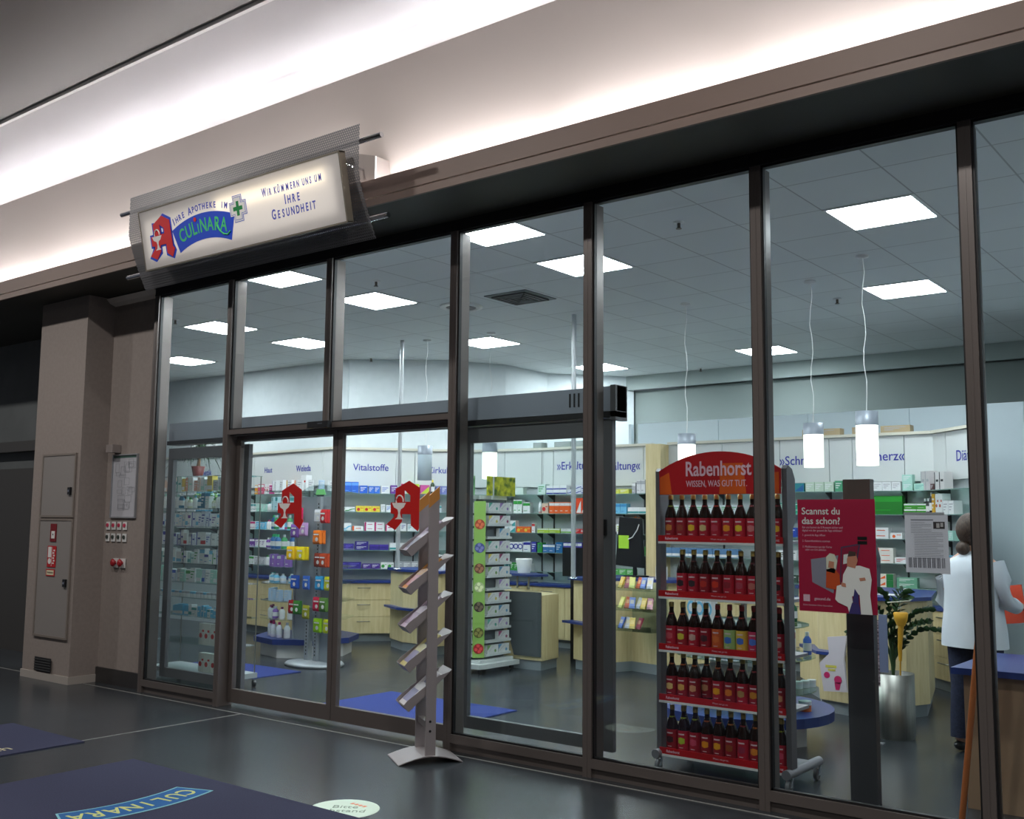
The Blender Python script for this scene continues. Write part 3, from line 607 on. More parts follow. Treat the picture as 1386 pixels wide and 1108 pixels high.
# ================================================================== SHOP FURNITURE
SHG = mat('shelf_edge_glass_green', (120, 150, 142), .15, 0); BRK = mat('dark_shelf_bracket', (52, 54, 56), .4)
PANW = mat('white_wall_panel', (206, 210, 208), .32); PANL = mat('grey_white_back_panel', (176, 182, 184), .5)
LEV = [1.88, 1.64, 1.395, 1.15, .91]
NAVYT = mat('wall_lettering_blue', (40, 44, 150), .5)
def section(name, A, Bp, div, texts, levels=LEV, base=(0, 1), depth=.20, toprail=True, short=''):
    A = Vector((*A, 0)); Bp = Vector((*Bp, 0)); d = Bp-A; Ln = d.length; yaw = math.atan2(d.y, d.x)
    t = thing('wall_shelf_unit', name, 'shelf unit', A, yaw)
    b = B(); b.box(0, Ln, .0, .02, .76, 2.0); b.build('back_panel', PANL, t)
    us = [0]+[u for u in div]+[Ln]
    for u0, u1 in zip(us[:-1], us[1:]):
        b = B(); b.box(u0+.004, u1-.004, -.03, -.0, 1.98, 2.45); b.build('upper_panel', PANW, t)
    b = B(); b.box(0, Ln, -.06, .02, 2.455, 2.485); b.build('top_rail', mat('cream_top_rail', (206, 202, 186), .4), t)
    for u in div:
        b = B(); b.box(u-.009, u+.009, -.012, -.0, .80, 1.98); b.build('upright', BRK, t)
    for z in levels:
        b = B(); b.box(.01, Ln-.01, -depth, -.001, z-.008, z); s = b.build('shelf', WALL_SHELF, t); b = B(); b.box(.01, Ln-.01, -depth-.002, -depth, z-.008, z); b.build('shelf_edge', SHG, s)
        for u in div:
            b = B(); b.prism([(-.012, z-.010), (-depth*.8, z-.010), (-.012, z-.075)], u-.006, u+.006, 'x'); b.build('bracket', BRK, s)
    for k, (u, z, tx, sz) in enumerate(texts):
        b = B(); text_bm(b, tx, sz, facing(u, -.032, z), .92, .0008, .001, 'CENTER'); b.build('lettering', NAVYT, t)
    if base:
        bt = thing('drawer_cabinet', 'maple drawer cabinet with blue top under the ' + short, 'cabinet', A, yaw)
        b0 = base[0]; b1 = Ln-(base[1] if base[1] != 1 else 0)
        b = B(); b.box(b0, b1, -.30, -.0, .10, .735); b.build('carcass', WOOD, bt)
        b = B(); b.box(b0, b1, -.27, -.0, 0, .10); b.build('plinth', mat('grey_plinth', (130, 138, 142), .5), bt)
        b = B(); b.box(b0, b1, -.335, -.0, .736, .765); b.build('worktop', BLUETOP, bt)
        n = max(1, round((b1-b0)/.62)); w = (b1-b0)/n
        for i in range(n):
            for j in range(3):
                z0 = .105+j*.21; b = B(); b.box(b0+i*w+.003, b0+(i+1)*w-.003, -.316, -.30, z0, z0+.205); dr = b.build('drawer', WOOD, bt)
                b = B(); xm = b0+(i+.5)*w; b.tube([(xm-.08, -.316, z0+.15), (xm-.08, -.335, z0+.15), (xm+.08, -.335, z0+.15), (xm+.08, -.316, z0+.15)], .005, 6); b.build('handle', STEEL, dr)
    return (A, yaw, Ln)
P = [(-3.9, 4.16), (-1.82, 3.92), (-.64, 5.30), (.45, 5.48), (2.07, 5.5), (5.33, 5.5), (5.95, 4.88)]
S0 = section('leftmost wall shelves behind the glass display', (-6.2, 4.18), P[0], [.8, 1.6], [(1.2, 2.22, 'Kosmetik', .13)], base=None)
S1 = section('wall shelves with Weleda panel, left of the doors', P[0], P[1], [.18, 1.86], [(.55, 2.22, 'Haut', .11), (1.42, 2.22, 'Weleda', .12)], base=(0, .03), short='Weleda shelves')
S2 = section('angled wall shelves with Vitalstoffe panel', P[1], P[2], [.13, .80, 1.05], [(.47, 2.22, 'Vitalstoffe', .125), (1.47, 2.20, 'Zirkulation', .12)], base=(.03, .30), short='Vitalstoffe shelves')
S3 = section('wall shelves with blank panel behind the tea tower', P[2], P[3], [.53, 1.08], [], base=(.05, .08), short='blank wall panel')
S4 = section('wall shelves with Erkältung panel', P[3], P[4], [.16, 1.49], [(.50, 2.24, '»Erkältung', .145), (1.16, 2.22, 'Erkältung«', .145)], base=(0, .0), short='Erkältung shelves')
S5 = section('wall shelves behind the red juice rack', (2.28, 5.5), (3.68, 5.5), [.7], [], short='shelves behind the juice rack')
S6 = section('wall shelves with Schmerz panel at the right', (3.68, 5.5), P[5], [.56, .81, 1.35], [(.25, 2.22, '»Schmerz', .14), (1.10, 2.24, 'Schmerz«', .14)], base=(0, .48), short='Schmerz shelves')
S7 = section('angled corner wall shelves with Diät panel', P[5], P[6], [.25], [(.55, 2.2, 'Diät', .15)], base=(.30, 0), short='corner shelves')
for sec, wd in ((S3, 'the blank panel'),):
    A, yaw, Ln = sec
b = B(); b.box(2.07, 2.27, 5.30, 5.52, 0, 2.46); o = b.build('wooden_column', WOOD); tag(o, 'tall maple column between Erkältung shelves and juice rack', 'column')
# ------- product meshes
_pm = {}
def box_mesh(w, h, d, c1, c2, style):
    k = ('b', w, h, d, c1, c2, style)
    if k in _pm: return _pm[k]
    b = B(); b.use(0); b.box(0, w, 0, d, 0, h); b.use(1); e = -.0008
    if style == 'band': b.box(.0, w, e, 0, h*.08, h*.36)
    elif style == 'top': b.box(0, w, e, 0, h*.68, h*.93); b.box(w*.1, w*.6, e, 0, h*.2, h*.26)
    elif style == 'diag': b.prism([(w*.05, h*.05), (w*.95, h*.05), (w*.95, h*.85)], e, 0, 'y')
    elif style == 'dot': b.lathe([(min(w, h)*.27, 0), (min(w, h)*.27, .0008)], 12, mtx=Matrix.Translation((w*.32, 0, h*.42)) @ Matrix.Rotation(R(90), 4, 'X')); b.box(w*.55, w*.9, e, 0, h*.6, h*.7)
    elif style == 'lines':
        for j in range(3): b.box(w*.12, w*(.85-.2*j), e, 0, h*(.70-.2*j), h*(.78-.2*j))
    elif style == 'side': b.box(0, w*.16, e, 0, 0, h); b.box(w*.3, w*.8, e, 0, h*.45, h*.58)
    elif style == 'wave': b.prism([(0, h*.15), (w*.35, h*.2), (w*.7, h*.45), (w, h*.55), (w, h*.7), (w*.6, h*.6), (w*.3, h*.35), (0, h*.35)], e, 0, 'y')
    elif style == 'ring':
        b.lathe([(h*.30, 0), (h*.30, .0007)], 14, mtx=Matrix.Translation((w*.5, 0, h*.55)) @ Matrix.Rotation(R(90), 4, 'X')); b.use(0); b.lathe([(h*.18, 0), (h*.18, .0012)], 14, mtx=Matrix.Translation((w*.5, 0, h*.55)) @ Matrix.Rotation(R(90), 4, 'X'))
    _pm[k] = b.mesh('carton', [col(c1, .45), col(c2, .45)]); return _pm[k]
def bot_mesh(w, h, c1, c2, kind):
    k = (kind, w, h, c1, c2)
    if k in _pm: return _pm[k]
    b = B(); r = w/2
    if kind == 'tube':
        b.use(0); b.lathe([(r*.75, .02), (r, .03), (r*.95, h*.7), (r*.35, h)], 12, cx=r, cy=r); b.use(1); b.lathe([(r*.7, 0), (r*.7, .022)], 12, cx=r, cy=r)
    elif kind == 'jar':
        b.use(0); b.lathe([(r, 0), (r, h*.62)], 16, cx=r, cy=r); b.use(1); b.lathe([(r*1.04, h*.62), (r*1.04, h)], 16, cx=r, cy=r)
    else:
        b.use(0); b.lathe([(r*.95, 0), (r, .01), (r, h*.66), (r*.5, h*.80), (r*.42, h*.84)], 12, cx=r, cy=r); b.use(1); b.lathe([(r*.46, h*.82), (r*.46, h)], 10, cx=r, cy=r)
        b.use(2); b.lathe([(r*1.015, h*.18), (r*1.015, h*.52)], 12, cx=r, cy=r, cap=False)
    _pm[k] = b.mesh(kind, [col(c1, .3), col(c2, .4), WHITE]); return _pm[k]
seen = {}
count = [0]
def run(sec, u, z, depth, n, w, h, d, c1, c2, style, desc, where, stack=1, gap=.004, jit=.004, grp=None):
    """a row of n equal packs standing on a shelf; stack = packs on top of each other"""
    A, yaw, _ = sec
    kind = 'carton'
    if style in ('bottle', 'tube', 'jar'): me = bot_mesh(w, h, c1, c2, style); kind = style
    else: me = box_mesh(w, h, d, c1, c2, style)
    cy, sy = math.cos(yaw), math.sin(yaw)
    nm = {'carton': 'product_carton', 'bottle': 'product_bottle', 'tube': 'product_tube', 'jar': 'product_jar'}[kind]
    for i in range(n):
        for s in range(stack):
            if s and rnd.random() < .12: continue
            uu = u+i*(w+gap); yy = -depth+.012+rnd.uniform(0, jit)
            o = bpy.data.objects.new(nm, me); C.objects.link(o)
            o.location = (A.x+uu*cy-yy*sy, A.y+uu*sy+yy*cy, z+s*h+.0004*s+.0002); o.rotation_euler = (0, 0, yaw)
            key = (desc, where); seen[key] = seen.get(key, 0)+1
            o['label'] = '%s, %s along %s' % (desc, ORD[min(seen[key], 49)], where); o['category'] = kind if kind != 'carton' else 'box'
            o['group'] = grp or 'packs on '+where.split(' under')[0].split(' of ')[-1]
            count[0] += 1
    return u+n*(w+gap)
LN = ['top', 'second', 'third', 'fourth', 'lowest']
def fill(sec, li, items, where, u0=.02, depth=.19):
    u = u0; z = LEV[li]
    for it in items:
        if it[0] == 'gap': u += it[1]; continue
        n, w, h, c1, c2, st, ds = it[:7]; k = it[7] if len(it) > 7 else 1
        u = run(sec, u, z, depth, n, w, h, .09 if w > .05 else .06, c1, c2, st, ds, '%s shelf, %s wall' % (LN[li], where), k)
        u += .012
Wt = (226, 228, 228); NV = (44, 50, 150); BL = (36, 96, 200); RD = (200, 40, 40); OR = (232, 96, 30); GN = (52, 150, 60); LG = (190, 214, 60); TL = (60, 150, 150)
MG = (190, 40, 110); LB = (110, 185, 220); YL = (232, 210, 70); MT = (170, 215, 200); IN = (48, 36, 130); PU = (110, 60, 150); GY = (170, 172, 176); TD = (20, 90, 100); BK = (30, 30, 34)
V = 'Vitalstoffe'
fill(S2, 0, [(1, .09, .17, Wt, RD, 'dot', 'white red box'), (2, .088, .145, BL, (90, 150, 230), 'top', 'tall blue box'), (1, .10, .10, BL, Wt, 'lines', 'wide blue box'), (2, .07, .095, (50, 110, 210), Wt, 'lines', 'small blue box'), (1, .11, .10, Wt, BL, 'lines', 'white box with blue print'), (1, .09, .11, PU, Wt, 'lines', 'purple box'), (1, .10, .14, (214, 208, 210), MG, 'top', 'pale carton'), (1, .15, .13, LG, (226, 236, 120), 'diag', 'lime green display box'), (1, .12, .12, (200, 80, 150), LG, 'diag', 'pink lime display box'), (1, .055, .19, (44, 64, 36), YL, 'bottle', 'dark green bottle'), (2, .07, .11, (120, 130, 190), Wt, 'lines', 'violet blue box'), (2, .10, .09, MT, GN, 'band', 'mint box')], V)
fill(S2, 1, [(2, .12, .06, Wt, GN, 'wave', 'white green flat box'), (3, .10, .075, YL, RD, 'dot', 'yellow box with red dot'), (1, .05, .10, Wt, GY, 'lines', 'slim white box'), (2, .07, .09, Wt, BL, 'lines', 'white blue box'), (4, .065, .08, Wt, LB, 'band', 'white carton'), (3, .09, .09, (210, 220, 226), TL, 'top', 'pale teal box')], V)
fill(S2, 2, [(2, .10, .10, Wt, LB, 'wave', 'white box with light blue wave'), (1, .14, .06, Wt, OR, 'side', 'flat white orange box'), (2, .125, .055, Wt, MG, 'side', 'white magenta edged box', 2), (1, .11, .09, Wt, MG, 'side', 'white magenta carton'), (2, .07, .10, Wt, NV, 'lines', 'white navy box'), (4, .075, .09, Wt, TL, 'lines', 'white teal carton')], V)
fill(S2, 3, [(2, .12, .08, IN, (110, 90, 200), 'lines', 'indigo box'), (1, .17, .055, IN, Wt, 'lines', 'long indigo box', 2), (2, .12, .07, IN, (80, 60, 160), 'top', 'flat indigo box'), (3, .09, .09, Wt, TL, 'band', 'white teal box'), (3, .08, .08, LB, Wt, 'lines', 'light blue box')], V)
fill(S2, 4, [(2, .17, .085, IN, (120, 110, 210), 'lines', 'big indigo box'), (2, .11, .065, (70, 40, 130), Wt, 'lines', 'purple indigo box'), (2, .08, .08, Wt, GN, 'dot', 'white green box'), (3, .10, .09, GY, Wt, 'lines', 'grey box')], V)
WL = 'Weleda'
fill(S1, 0, [(1, .07, .13, (230, 160, 50), Wt, 'top', 'amber box'), (2, .07, .14, (210, 90, 120), Wt, 'top', 'pink box'), (2, .05, .14, Wt, RD, 'dot', 'slim white box'), (2, .06, .12, (190, 60, 130), Wt, 'lines', 'magenta box'), (2, .07, .09, Wt, MG, 'lines', 'small white pink box'), ('gap', .06), (2, .07, .18, (228, 110, 30), YL, 'top', 'tall orange box'), ('gap', .25), (1, .12, .24, Wt, RD, 'dot', 'large white box with red lid')], WL, .45)
for li, pal in ((1, [(Wt, TL), (MT, Wt)]), (2, [(Wt, MG), (LB, Wt)]), (3, [(PU, Wt), (Wt, PU)]), (4, [(Wt, GN), (GY, Wt)])):
    fill(S1, li, [(3, .06, .11, pal[0][0], pal[0][1], 'top', 'slim box'), (3, .08, .10, pal[1][0], pal[1][1], 'lines', 'square box'), (4, .055, .13, pal[0][0], pal[0][1], 'bottle', 'care bottle'), (3, .09, .09, pal[1][0], pal[0][1], 'band', 'wide box')], WL, .3)
E_ = 'Erkältung'
fill(S3, 0, [('gap', .50), (3, .068, .15, Wt, BK, 'dot', 'tall white box with black dot'), (1, .14, .09, (205, 222, 210), Wt, 'lines', 'wide pale green box')], 'blank panel')
fill(S3, 1, [('gap', .47), (2, .05, .15, GN, LG, 'bottle', 'green bottle'), (1, .10, .13, Wt, (40, 90, 50), 'top', 'white box with dark green top'), ('gap', .02), (2, .06, .17, (226, 232, 226), GN, 'top', 'white green carton'), (1, .1, .14, Wt, GN, 'top', 'wide white green carton')], 'blank panel')
fill(S3, 2, [('gap', .48), (3, .09, .075, Wt, TL, 'diag', 'white teal box', 2), (2, .10, .075, OR, YL, 'dot', 'orange box'), (1, .045, .12, Wt, RD, 'top', 'white red tube box')], 'blank panel')
fill(S3, 3, [('gap', .48), (6, .06, .12, Wt, NV, 'ring', 'white box with blue ring'), (1, .10, .13, Wt, NV, 'top', 'wide white blue box'), (1, .07, .13, NV, Wt, 'lines', 'navy box')], 'blank panel')
fill(S3, 4, [('gap', .50), (3, .055, .09, TD, MT, 'diag', 'dark teal box'), (2, .05, .10, GN, Wt, 'lines', 'green box'), (2, .09, .09, Wt, RD, 'dot', 'white red dotted box')], 'blank panel')
fill(S4, 0, [(1, .12, .13, (200, 220, 212), GN, 'lines', 'pale mint box'), (3, .10, .055, Wt, NV, 'band', 'flat white navy box', 2), (3, .10, .055, (214, 216, 228), NV, 'wave', 'pale navy striped box', 2), (2, .14, .07, Wt, BL, 'lines', 'white blue carton'), (2, .13, .055, (214, 218, 90), Wt, 'lines', 'flat yellow green box'), ('gap', .03), (1, .05, .13, GY, Wt, 'top', 'slim grey box'), (2, .055, .16, (220, 220, 222), GY, 'top', 'tall silver box'), (1, .13, .13, (150, 152, 156), Wt, 'lines', 'large grey box')], E_)
fill(S4, 1, [(1, .05, .15, Wt, (220, 160, 150), 'tube', 'white pink tube'), (1, .10, .13, (205, 180, 160), RD, 'dot', 'beige red box'), (5, .075, .14, OR, Wt, 'top', 'orange red box with white top'), (2, .075, .19, (226, 70, 24), Wt, 'diag', 'tall orange red box'), (3, .09, .11, Wt, RD, 'lines', 'white red carton'), (3, .085, .12, LB, (60, 140, 190), 'top', 'sky blue box'), (2, .15, .075, Wt, TL, 'band', 'flat white teal box')], E_)
fill(S4, 2, [(2, .17, .055, (170, 200, 60), Wt, 'top', 'flat lime box'), (2, .09, .055, Wt, (120, 190, 60), 'band', 'flat white lime box'), (2, .09, .055, RD, Wt, 'lines', 'flat red box'), (2, .08, .055, (240, 180, 60), RD, 'lines', 'flat amber box'), ('gap', .24), (1, .05, .12, Wt, LG, 'lines', 'slim white lime box')], E_)
fill(S4, 3, [(1, .07, .12, GN, NV, 'lines', 'green navy box'), (2, .09, .10, (60, 120, 180), Wt, 'top', 'steel blue box'), (1, .1, .13, (30, 110, 170), Wt, 'lines', 'blue carton'), (4, .065, .13, (70, 60, 180), Wt, 'top', 'violet blue box'), (3, .09, .12, NV, Wt, 'top', 'navy white box'), ('gap', .35), (2, .12, .05, (60, 120, 60), Wt, 'lines', 'dark green flat box', 2)], E_)
fill(S4, 4, [(2, .1, .08, Wt, GN, 'lines', 'white green flat box'), ('gap', .3), (4, .1, .07, (90, 170, 90), Wt, 'lines', 'leaf green box')], E_, .5)
SCH = 'Schmerz'
fill(S6, 0, [(1, .06, .12, MT, GY, 'lines', 'mint grey box'), (2, .11, .09, (40, 130, 140), (20, 90, 150), 'diag', 'teal blue box'), (3, .10, .10, (190, 210, 190), Wt, 'lines', 'sage green box'), (1, .08, .11, (70, 150, 110), Wt, 'lines', 'sea green box'), (1, .09, .10, (30, 110, 190), MT, 'side', 'blue mint box'), (2, .09, .11, (206, 214, 224), Wt, 'lines', 'pale blue box'), (3, .09, .09, Wt, GY, 'lines', 'white grey box'), (1, .10, .08, MT, Wt, 'lines', 'light mint box', 2), (1, .11, .07, MT, (120, 180, 170), 'lines', 'single mint box'), (2, .13, .07, (176, 208, 198), Wt, 'top', 'pale jade box', 2)], SCH, .03)
fill(S6, 1, [(2, .12, .06, (40, 150, 120), Wt, 'lines', 'emerald box', 2), ('gap', .58), (2, .085, .09, (90, 180, 40), YL, 'diag', 'bright green yellow box', 2), (1, .30, .19, (20, 120, 30), (30, 150, 40), 'top', 'large green display carton'), (2, .12, .055, (60, 150, 40), Wt, 'top', 'flat green white box', 2)], SCH, .03)
fill(S6, 2, [(2, .10, .10, (30, 70, 170), Wt, 'lines', 'royal blue box'), ('gap', .62), (2, .17, .055, Wt, OR, 'side', 'long white orange box', 2), (1, .12, .06, Wt, OR, 'dot', 'white orange box')], SCH, .03)
fill(S6, 3, [(2, .10, .10, Wt, BK, 'lines', 'white black box'), ('gap', .66), (2, .17, .05, (232, 228, 220), OR, 'side', 'cream orange box', 3), (1, .12, .06, Wt, RD, 'lines', 'white carton')], SCH, .03)
fill(S6, 4, [(3, .10, .08, (60, 80, 70), Wt, 'lines', 'dark olive box'), ('gap', .56), (1, .12, .07, YL, Wt, 'lines', 'yellow flat box')], SCH, .03)
u = .98
for s in range(2):
    b = B(); A, yaw, _ = S6; b.use(0); b.box(0, .27, 0, .08, 0, .065); b.use(1); b.box(.0, .10, -.001, 0, 0, .065); b.use(2); text_bm(b, 'doc', .055, facing(.05, -.0015, .034), 1, .0003, .001); b.use(3); b.box(.2, .27, -.001, 0, 0, .065); b.use(4); b.prism([(.12, .01), (.19, .02), (.19, .05)], -.001, 0, 'y')
    o = b.build('product_carton', [col((232, 226, 214)), col((60, 20, 60)), WHITE, col((30, 120, 60)), col(OR)], None, (A.x+u, A.y-.18, LEV[4]+s*.066)); tag(o, 'carton with white letters doc on purple, %s of the pair' % ('lower', 'upper')[s], 'box')
run(S6, 1.28, LEV[4], .18, 1, .2, .05, .08, (110, 170, 140), Wt, 'lines', 'pale green carton', 'lowest shelf beside the doc cartons', 2)
DI = 'Diät'
fill(S7, 0, [(2, .08, .19, (200, 196, 196), GY, 'side', 'tall silver grey box'), (1, .06, .06, (90, 50, 50), Wt, 'lines', 'small maroon box'), (2, .09, .17, (208, 206, 204), BK, 'side', 'grey black box')], DI, .02)
fill(S7, 1, [(2, .055, .16, BK, Wt, 'bottle', 'black bottle'), (1, .05, .22, BK, GY, 'bottle', 'tall black bottle'), (1, .05, .20, (210, 160, 40), Wt, 'lines', 'golden box'), (2, .06, .20, Wt, (180, 80, 50), 'dot', 'white rust box'), (2, .09, .13, Wt, GY, 'lines', 'white box')], DI, .02)
fill(S7, 2, [(2, .09, .12, Wt, BL, 'lines', 'white box with blue lines'), (2, .06, .11, (60, 90, 170), Wt, 'bottle', 'blue bottle'), (3, .07, .09, MT, Wt, 'lines', 'mint carton')], DI, .02)
fill(S7, 3, [(3, .10, .09, Wt, OR, 'lines', 'orange lined box'), (3, .09, .1, LB, Wt, 'lines', 'sky box')], DI, .02)
fill(S5, 0, [(4, .09, .10, Wt, TL, 'lines', 'white teal box'), (5, .09, .12, LB, Wt, 'top', 'blue white box')], 'juice rack')
fill(S5, 1, [(9, .1, .1, (200, 210, 214), GN, 'lines', 'pale green print box')], 'juice rack')
fill(S5, 2, [(9, .1, .1, (220, 220, 224), NV, 'band', 'white navy box')], 'juice rack')
fill(S5, 3, [(9, .1, .1, (90, 130, 170), Wt, 'band', 'denim blue box')], 'juice rack')
for li, st in ((0, 'top'), (1, 'lines'), (2, 'band')):
    fill(S0, li, [(6, .07, .11, Wt, (LB, MT, PU)[li], st, 'white box'), (6, .06, .13, (MT, LB, Wt)[li], Wt, 'bottle', 'pale bottle')], 'leftmost', .8)
# things on the Erkältung wall: picture frame, potted flowers; boxes above the rail
A, yaw, _ = S4
t = thing('picture_frame', 'dark framed picture on the third Erkältung shelf', 'picture frame', (A.x+1.08, A.y-.14, LEV[2])); M_ = Matrix.Rotation(R(-8), 4, 'X')
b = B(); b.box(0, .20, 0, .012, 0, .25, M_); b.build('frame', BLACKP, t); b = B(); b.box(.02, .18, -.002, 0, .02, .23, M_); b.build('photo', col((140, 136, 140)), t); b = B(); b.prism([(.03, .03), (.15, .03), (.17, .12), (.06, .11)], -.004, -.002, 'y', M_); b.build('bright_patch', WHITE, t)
t = thing('flower_pot', 'cream pot with orange flowers beside the picture frame', 'potted flowers', (A.x+1.42, A.y-.10, LEV[2]))
b = B(); b.lathe([(.045, 0), (.06, .10), (.05, .10)], 16); b.build('pot', col((214, 204, 176), .5), t)
b = B(); q = random.Random(2)
for k in range(16): b.sphere((q.uniform(-.05, .05), q.uniform(-.04, .04), q.uniform(.13, .20)), .018, 8)
b.build('blossoms', col((222, 120, 60), .6), t); b = B()
for k in range(14): b.tube([(0, 0, .09), (q.uniform(-.05, .05), q.uniform(-.05, .05), q.uniform(.11, .17))], .006, 5)
b.build('leaves', col((70, 100, 50), .6), t)
o = bpy.data.objects.new('product_carton', box_mesh(.11, .09, .08, (222, 214, 170), GY, 'lines')); C.objects.link(o); o.location = (A.x+1.27, A.y-.15, LEV[2]); tag(o, 'small cream carton between picture frame and flower pot', 'box')
o.location.x += .02
for k, (x, w) in enumerate(((.3, .14), (.62, .26), (.95, .2), (3.95, .42), (4.5, .2), (4.8, .3))):
    o = bpy.data.objects.new('storage_box', box_mesh(w, .07, .12, (150, 160, 156) if x < 3 else (176, 156, 120), GY, 'lines')); C.objects.link(o); o.location = (x, 5.60, 2.487)
    o.location = (x, 5.455 if x > .5 else 5.43, 2.4865); tag(o, 'flat box lying on top of the wall shelves, %s from left' % ORD[k+1], 'box')
# ------- counters
def counter(label, poly, z, over=.05, shelf=None, extra=None, top=True):
    t = thing('service_counter', label, 'counter', (0, 0, 0))
    b = B(); b.prism(poly, .10, z-.03); b.build('body', WOOD, t)
    cx = sum(p[0] for p in poly)/len(poly); cy = sum(p[1] for p in poly)/len(poly)
    sc_ = lambda k: [(cx+(x-cx)*k, cy+(y-cy)*k) for x, y in poly]
    b = B(); b.prism(sc_(.96), 0, .10); b.build('plinth', mat('grey_plinth', (130, 138, 142), .5), t)
    if top: b = B(); b.prism(sc_(1+over*2), z-.03, z); b.build('worktop', BLUETOP, t)
    if shelf: b = B(); b.prism(shelf, .48, .505); b.build('bag_shelf', BLUETOP, t)
    return t
counter('left maple counter with blue worktop behind the brochure stand', [(-.75, 3.92), (-.33, 3.70), (.28, 3.66), (.38, 4.2), (-.55, 4.32)], .955, shelf=[(-.80, 3.86), (-.36, 3.62), (-.05, 3.60), (-.10, 3.69), (-.33, 3.70), (-.75, 3.92)])
t = counter('middle maple counter with dark grey front board', [(.62, 3.78), (1.36, 3.42), (1.93, 3.44), (1.88, 3.80), (.95, 4.20)], .80, top=False)
b = B(); b.prism([(1.36, .80), (1.92, .80), (1.92, .14), (1.58, .14)], -.016, -.002, 'y', Matrix.Translation((1.36, 3.42, 0)) @ Matrix.Rotation(math.atan2(.02, .57), 4, 'Z') @ Matrix.Translation((-1.36, 0, 0)))
b.build('front_board', mat('charcoal_board', (74, 80, 82), .5), t)
b = B(); b.prism([(.50, 4.20), (1.45, 3.80), (1.58, 4.02), (.7, 4.5)], .93, .955); b.build('raised_worktop', BLUETOP, t)
for (x, y) in ((.95, 4.08), (1.18, 3.98), (1.40, 3.90)):
    b = B(); b.tube([(x, y, .79), (x, y, .935)], .012, 8); b.build('leg', STEEL, t)
counter('maple counter with blue worktop right of the chrome pole', [(2.06, 3.82), (2.45, 3.68), (2.62, 4.08), (3.05, 3.98), (3.3, 4.5), (2.2, 4.5)], .955, shelf=[(1.98, 3.72), (2.42, 3.56), (2.45, 3.67), (2.06, 3.81)])
counter('large right maple counter behind the steel planter', [(4.40, 4.20), (4.78, 3.70), (5.02, 3.12), (5.28, 3.04), (5.70, 3.22), (5.80, 3.47), (5.60, 4.3), (4.5, 4.6)], .955, over=.03, shelf=[(4.74, 3.38), (5.06, 2.96), (5.30, 2.93), (5.28, 3.04), (5.02, 3.12), (4.86, 3.42)])
t = thing('desk', 'brown desk with blue top at the right edge behind glass', 'desk', (0, 0, 0))
b = B(); b.box(6.73, 8.0, .72, 1.6, .72, .755); b.build('desk_top', BLUETOP, t); b = B(); b.box(6.78, 7.9, .78, 1.55, 0, .72); b.build('body', mat('tan_desk_body', (160, 130, 104), .5), t)
t = thing('wooden_easel', 'slanting orange wooden easel leg at the far right window', 'easel', (0, 0, 0))
b = B(); b.tube([(6.86, .34, 0), (7.02, .30, 1.25)], .016, 8); b.tube([(6.92, .55, 0), (7.02, .31, 1.25)], .014, 8); b.build('leg', mat('orange_wood', (186, 104, 52), .5), t)
b = B(); b.box(6.99, 7.05, .28, .33, 1.24, 1.28); b.build('top_joint', mat('orange_wood', (186, 104, 52), .5), t)
# ------- items on counters
t = thing('monitor', 'black monitor seen from behind with a lime note', 'monitor', (2.55, 4.22, .956), R(-12))
b = B(); b.prism([(-.26, .12), (.14, .10), (.10, .62), (-.20, .64)], 0, .04, 'y'); b.build('screen_back', BLACKP, t)
b = B(); b.box(-.12, .08, -.02, .16, 0, .015); b.box(-.04, .0, .04, .06, .01, .3); b.build('stand', BLACKP, t); b = B(); b.box(-.21, -.06, -.003, 0, .30, .44); b.build('note', col((170, 220, 60)), t, label='lime green paper note')
b = B(); b.tube([(-.06, -.01, .40), (.02, -.03, .42), (.08, -.02, .50), (.09, 0, .56)], .006, 6); b.build('cable', WHITE, t)
t = thing('tablet', 'black framed tablet with a blue screen by the right pole', 'tablet', (2.36, 3.74, .956), R(-8)); M_ = Matrix.Rotation(R(-18), 4, 'X')
b = B(); b.box(-.13, .10, 0, .012, .0, .32, M_); b.build('case', BLACKP, t); b = B(); b.box(-.115, .085, -.002, 0, .04, .30, M_); b.build('screen', mat('tablet_screen_blue', (120, 130, 215), .2, 0, .5), t)
b = B(); b.box(-.05, .03, .01, .10, 0, .01); b.build('foot', BLACKP, t)
t = thing('card_terminal', 'dark grey card terminal tower behind the red poster', 'terminal', (5.30, 3.40, .956))
b = B(); b.prism([(0, 0), (.12, 0), (.13, .30), (.10, .42), (.03, .44), (-.01, .30)], 0, .08, 'y'); b.build('housing', mat('charcoal_plastic', (62, 66, 72), .4), t)
b = B(); b.box(.03, .08, -.003, 0, .27, .34); b.box(.035, .085, -.003, 0, .18, .24); b.build('display', col((190, 196, 190)), t); b = B(); b.box(.03, .06, -.003, 0, .36, .40); b.build('yellow_label', col(YL), t)
t = thing('printer', 'small white printer on the left counter beside the pole', 'printer', (-.16, 3.86, .956))
b = B(); b.rbox(0, .20, 0, .2, 0, .10, .02); b.rbox(.02, .18, .03, .18, .10, .17, .02); b.build('housing', WHITE, t); b = B(); b.box(.03, .13, -.003, 0, .05, .09); b.build('paper_slot', BLACKP, t)
t = thing('white_bowl', 'white tub on the left counter right of the printer', 'tub', (.16, 3.84, .956)); b = B(); b.lathe([(.04, 0), (.06, .10), (.055, .10), (.037, .01)], 16); b.build('tub', WHITE, t)
t = thing('white_pot', 'white tapered pot on the middle raised worktop', 'pot', (1.18, 4.10, .956)); b = B(); b.lathe([(.07, 0), (.095, .15), (.09, .16), (.08, .15), (.06, .02)], 18); b.build('pot', WHITE, t)
t = thing('terminal_screen', 'black screen behind the middle counter by the right pole', 'monitor', (1.75, 4.25, .0)); b = B(); b.box(-.14, .14, 0, .03, .93, 1.25); b.build('screen', BLACKP, t); b = B(); b.box(-.03, .03, .0, .04, .0, .93); b.build('post', BLACKP, t)
